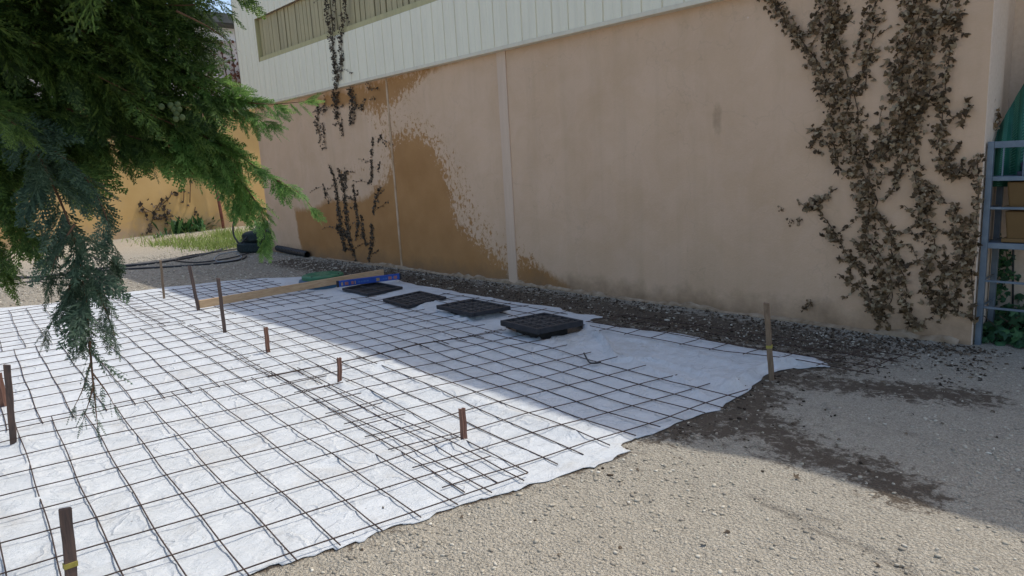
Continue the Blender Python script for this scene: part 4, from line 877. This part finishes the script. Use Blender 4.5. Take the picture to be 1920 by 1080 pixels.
# ------------------------------------------------------------ conifer
def spray_template(nside, nter, seed, spread=.42):
    """flat cypress spray along +X, length 1: list of quads (k,4,3)"""
    g = np.random.default_rng(seed); Q = []
    def strip(p, q, w):
        d = q-p; L = np.linalg.norm(d); n = np.array([-d[1], d[0], 0])/L*w; m_ = p+d*.45
        Q.append([p-n*.5, m_-n, q, m_+n])
    prev = np.zeros(3); zc = 0
    cur = np.array([[t, .03*math.sin(t*3+seed), -.10*t*t] for t in np.linspace(0, 1, nside+1)])
    for i in range(nside):
        strip(cur[i], cur[i+1]+(cur[i+1]-cur[i])*.25, .018)
        for sgn in (1, -1):
            t = (i+.5)/nside; p = cur[i]*.5+cur[i+1]*.5; L = spread*(1-t)**.75*(.55+.9*min(t*4, 1)*.5)+.03; L *= g.uniform(.75, 1.2)
            a = R(g.uniform(34, 50))*sgn; d = np.array([math.cos(a), math.sin(a), g.normal(-.12, .12)]); q = p+d*L; strip(p, q, .018)
            nt_ = max(2, int(nter*L/spread+.5))
            for j in range(nt_):
                f = (j+.6)/nt_; pp = p+(q-p)*f; l2 = L*.36*(1.05-f)+.018
                for s2 in (1, -1):
                    a2 = a+s2*R(g.uniform(28, 42)); d2 = np.array([math.cos(a2), math.sin(a2), g.normal(-.05, .22)]); strip(pp, pp+d2*l2*g.uniform(.7, 1.25), .0165)
    return np.array(Q)
TPL = [spray_template(12, 6, s) for s in (1, 2, 3)]; TPLS = [spray_template(8, 4, s) for s in (4, 5)]; THIN = [spray_template(9, 3, 6, .16), spray_template(7, 2, 8, .13)]
sprays = {0: [], 1: [], 2: [], 3: [], 4: [], 5: []}; KOFF = 0
def put(p, d, L, kind=0, roll=None):
    d = Vector(d).normalized(); up = Vector((0, 0, 1)); s = d.cross(up)
    if s.length < .15: s = Vector((random.gauss(0, 1), random.gauss(0, 1), 0)).cross(d)
    s.normalize(); n = s.cross(d); a = random.gauss(0, .55) if roll is None else roll
    s2 = s*math.cos(a)+n*math.sin(a); n2 = n*math.cos(a)-s*math.sin(a)
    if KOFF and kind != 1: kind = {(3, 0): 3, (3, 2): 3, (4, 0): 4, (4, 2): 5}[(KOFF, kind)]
    sprays[kind].append((tuple(p), tuple(d*L), tuple(s2*L), tuple(n2*L)))
brn = MB(); cones = []
def branch(P, L0, L1, step=.05, ang=50, droop=.35, kind=0, rad=.004, both=True, dense=1, tip=True):
    """P: (px,py,dist) control points"""
    pts = spline([D(*p) for p in P], 10); brn.tube(pts, [rad*(1-.8*i/(len(pts)-1)) for i in range(len(pts))], 6)
    tot = sum((pts[i+1]-pts[i]).length for i in range(len(pts)-1)); acc = 0; nxt = 0; side = 1
    for i in range(len(pts)-1):
        seg = (pts[i+1]-pts[i]); l = seg.length; t = seg.normalized()
        while nxt <= acc+l:
            f = nxt/tot; p = pts[i]+t*(nxt-acc); L = (L0+(L1-L0)*f)*random.uniform(.75, 1.2)
            for _ in range(dense):
                ax = Vector((random.gauss(0, 1), random.gauss(0, 1), random.gauss(0, 1))); s = t.cross(ax).normalized()
                d = t*math.cos(R(ang))+s*math.sin(R(ang))+Vector((0, 0, -droop)); put(p, d, L, kind)
            side = -side; nxt += step*random.uniform(.7, 1.3)
        acc += l
    if tip: put(pts[-1], pts[-1]-pts[-3], L1*1.1, kind); put(pts[-2], pts[-1]-pts[-4]+Vector((0, 0, -.01)), L1*.9, kind)
q_ = 2.75
# lit tips reaching right
branch([(250, 120, 2.9), (340, 150, 2.85), (400, 178, 2.8)], .22, .16, .034, 42, .30, 0, .006, dense=2)
branch([(250, 200, 2.9), (340, 240, 2.85), (400, 265, 2.8)], .22, .15, .034, 42, .38, dense=2)
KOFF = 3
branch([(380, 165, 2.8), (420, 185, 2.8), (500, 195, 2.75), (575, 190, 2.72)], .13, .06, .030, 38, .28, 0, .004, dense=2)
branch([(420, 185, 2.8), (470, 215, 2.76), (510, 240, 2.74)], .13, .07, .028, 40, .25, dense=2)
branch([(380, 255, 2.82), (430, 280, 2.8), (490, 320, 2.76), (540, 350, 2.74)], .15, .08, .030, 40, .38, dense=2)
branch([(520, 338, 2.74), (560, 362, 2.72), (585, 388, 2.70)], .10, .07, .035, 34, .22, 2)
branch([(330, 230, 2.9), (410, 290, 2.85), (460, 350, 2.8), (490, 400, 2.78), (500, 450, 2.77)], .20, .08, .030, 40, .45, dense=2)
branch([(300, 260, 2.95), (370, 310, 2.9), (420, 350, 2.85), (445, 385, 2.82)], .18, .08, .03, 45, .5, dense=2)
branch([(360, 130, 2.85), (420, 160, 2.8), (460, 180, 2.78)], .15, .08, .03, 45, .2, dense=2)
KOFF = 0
# lower fringe of the mass
branch([(120, 200, 3.0), (200, 240, 3.0), (290, 270, 2.95), (370, 300, 2.9)], .18, .12, .028, 48, .6, dense=3)
branch([(80, 240, 3.0), (150, 262, 3.0), (230, 275, 3.0), (300, 285, 3.0)], .16, .12, .03, 48, .7, dense=3)
branch([(150, 120, 3.0), (250, 160, 3.0), (340, 200, 3.0), (400, 250, 2.95)], .22, .14, .03, 48, .5, dense=3)
branch([(60, 60, 3.0), (170, 110, 3.0), (280, 130, 3.0), (360, 120, 2.95)], .22, .14, .034, 48, .4, dense=3)
branch([(150, -30, 2.9), (250, 0, 2.9), (340, 10, 2.9), (410, 0, 2.85), (455, -20, 2.85)], .20, .10, .032, 45, .35, dense=2)
branch([(250, 40, 2.95), (330, 60, 2.9), (385, 80, 2.85)], .18, .10, .034, 45, .35, dense=2)
branch([(330, 20, 2.7), (390, 50, 2.7), (425, 75, 2.7)], .10, .05, .03, 35, .35, 2)
# hanging branch
KOFF = 4
branch([(-40, 180, 3.0), (50, 260, 2.85), (110, 370, 2.75), (145, 470, 2.7), (160, 560, 2.66)], .21, .16, .035, 46, .12, 0, .007, dense=2, tip=False)
branch([(160, 560, 2.66), (166, 610, 2.65), (168, 640, 2.64)], .16, .09, .032, 44, .12, 0, .0045, dense=2, tip=False)
branch([(150, 480, 2.7), (130, 540, 2.68), (105, 590, 2.68), (90, 620, 2.68)], .14, .08, .03, 32, .35, dense=1)
branch([(155, 500, 2.7), (185, 550, 2.67), (205, 600, 2.66), (215, 630, 2.66)], .14, .08, .03, 32, .35, dense=1)
branch([(140, 420, 2.7), (110, 470, 2.68), (95, 520, 2.68)], .15, .10, .035, 32, .3, dense=1)
branch([(100, 280, 2.85), (165, 340, 2.8), (200, 410, 2.78), (212, 480, 2.76)], .16, .11, .04, 34, .35, dense=1)
branch([(168, 640, 2.64), (172, 690, 2.63), (178, 750, 2.62), (183, 800, 2.61)], .12, .06, .045, 32, .3, 2, .0045, dense=1)
branch([(170, 680, 2.63), (155, 730, 2.63), (138, 765, 2.63)], .09, .05, .04, 30, .3, 2, .003)
branch([(174, 700, 2.63), (200, 735, 2.62), (215, 762, 2.62)], .09, .05, .04, 30, .3, 2, .003)
branch([(176, 720, 2.62), (168, 750, 2.62), (155, 790, 2.62)], .08, .05, .04, 30, .3, 2, .003)
branch([(169, 655, 2.64), (185, 675, 2.63), (205, 690, 2.62)], .12, .08, .03, 28, .25, 2, .003)
KOFF = 0
# left side branches
branch([(-120, 200, 3.1), (-40, 300, 3.0), (20, 390, 2.95), (50, 440, 2.9)], .22, .14, .036, 44, .4, dense=3)
branch([(-120, 330, 3.1), (-60, 400, 3.0), (-20, 460, 2.95), (5, 505, 2.92)], .16, .12, .036, 40, .4, dense=3)
branch([(-100, 150, 2.6), (-30, 190, 2.55), (30, 235, 2.5)], .20, .10, .035, 42, .35, dense=2)
branch([(-80, 20, 2.8), (20, 60, 2.9), (120, 110, 2.9)], .24, .18, .036, 48, .4, dense=3)
branch([(-100, 90, 3.2), (0, 160, 3.15), (90, 230, 3.1), (140, 300, 3.1)], .24, .18, .036, 48, .5, dense=3)
branch([(40, 330, 3.1), (110, 330, 3.1), (150, 350, 3.1)], .16, .13, .036, 48, .5, dense=2)
# inner mass
for k in range(64):
    px = random.uniform(-60, 320); py = random.uniform(-60, 225 if px > 150 else 320); d = random.uniform(2.9, 3.6)
    if px > 230: d = random.uniform(2.85, 3.0)
    if 165 < px < 250 and py < 60: continue
    branch([(px-110, py-60, d), (px-40, py-25, d), (px+30, py+10, d)], .22, .16, .07, 50, .45, dense=2, rad=.003)
# unseen boughs added up the sun's path to shade the mass
sdir = -dvec.normalized()
for k in range(230):
    px = random.uniform(-160, 205); py = random.uniform(-60, 300); e = Vector(D(px, py, random.uniform(2.5, 3.6)))+sdir*random.uniform(.5, 1.9)
    c = MX.transposed() @ (e-Vector((0, 0, H))); u = 960+F*c.x/-c.z; v = 540-F*c.y/-c.z
    if v > -130: continue
    for _ in range(16): put(e+Vector((random.gauss(0, .10), random.gauss(0, .10), random.gauss(0, .08))), (random.gauss(0, 1), random.gauss(.2, 1), random.gauss(-.2, .4)), random.uniform(.2, .3), 1)
# crown above and left of the frame
TR = Vector((-3.75, -1.3, 0))
def wbranch(P, L0, L1, step, kind=1, dense=2):
    pts = spline(P, 6); brn.tube(pts, [.022*(1-.85*i/(len(pts)-1)) for i in range(len(pts))], 6); tot = len(pts)
    for i in range(3, tot-1):
        t = (pts[i+1]-pts[i]).normalized(); f = i/tot; l = (pts[i+1]-pts[i]).length; m_ = max(1, int(l/step))
        for _ in range(m_*dense):
            ax = Vector((random.gauss(0, 1), random.gauss(0, 1), random.gauss(0, 1))); s = t.cross(ax).normalized()
            put(pts[i]+t*random.random()*l, t*.65+s*.8+Vector((0, 0, -.35)), (L0+(L1-L0)*f)*random.uniform(.8, 1.2), kind)
for k in range(84):
    z0 = random.uniform(1.6, 6.5); a = random.uniform(-.5, 6.28-.5); reach = random.uniform(1.3, 2.3)*(1.15-z0/9)
    e = TR+Vector((math.cos(a)*reach, math.sin(a)*reach, z0+random.uniform(-.2, .35)))
    # keep the visible part of the frame for the hand-placed branches
    c = MX.transposed() @ (e-Vector((0, 0, H)))
    if c.z < 0:
        u = 960+F*c.x/-c.z; v = 540-F*c.y/-c.z
        if u > -90 and v > -110: continue
    if e.x > -3.3 and e.y-.54*(e.z-1.9) > .55: continue
    wbranch([TR+Vector((0, 0, z0-.25)), TR.lerp(e, .5)+Vector((0, 0, z0/2+.1)), e], .34, .22, .09)
# roofing boughs over the visible mass, out of the frame
for k in range(34):
    px = random.uniform(-150, 250); d = random.uniform(2.5, 3.4); py = random.uniform(-420, -120)
    e = Vector(D(px, py, d))
    if e.x > -2.9 and e.y-.54*(e.z-1.9) > .6: continue
    wbranch([TR+Vector((0, 0, e.z-.3)), TR.lerp(Vector((e.x, e.y, 0)), .55)+Vector((0, 0, e.z+.1)), e], .32, .2, .09)
tree = thing('conifer_tree', 'large dark green cypress-like conifer overhanging the sheet from the left', 'tree', tuple(TR))
for name, kinds, mt in (('foliage', ((0, TPL), (1, TPLS), (2, THIN)), M['conifer']), ('sunlit_foliage', ((3, TPL),), M['sunlitfol']), ('hanging_foliage', ((4, TPL), (5, THIN)), M['oldfol'])):  # right-hand sprays get the lighter green that stands for sun
    allQ = []
    for kind, tpls in kinds:
        arr = sprays[kind]
        for ti, T in enumerate(tpls):
            A = np.array(arr[ti::len(tpls)])
            if len(A) == 0: continue
            Tq = T.reshape(-1, 3); V = A[:, None, 0]+Tq[None, :, 0:1]*A[:, None, 1]+Tq[None, :, 1:2]*A[:, None, 2]+Tq[None, :, 2:3]*A[:, None, 3]
            allQ.append(V.reshape(-1, 3))
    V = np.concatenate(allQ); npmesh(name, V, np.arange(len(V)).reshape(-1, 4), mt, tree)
brn.build('branch', M['bark'], tree, smooth=True)
mb = MB(); mb.tube([TR+Vector((0, 0, -.1)), TR+Vector((.02, 0, 1)), TR+Vector((0, .03, 3)), TR+Vector((.02, 0, 5)), TR+Vector((0, 0, 7))], [.20, .16, .12, .08, .02], 14); mb.build('trunk', M['bark'], tree, smooth=True)
for px, py in [(303, 200), (320, 198), (333, 196), (336, 205), (331, 213), (342, 220), (330, 223), (326, 205)]:
    c = D(px, py, 2.62); mb = MB(); r = .0105
    mb.lathe([(0, -r), (r*.6, -r*.8), (r, -.1*r), (r*.9, r*.5), (r*.45, r*.95), (0, r*1.05)], c, 8); mb.build('cone', M['cone'], tree, smooth=True)
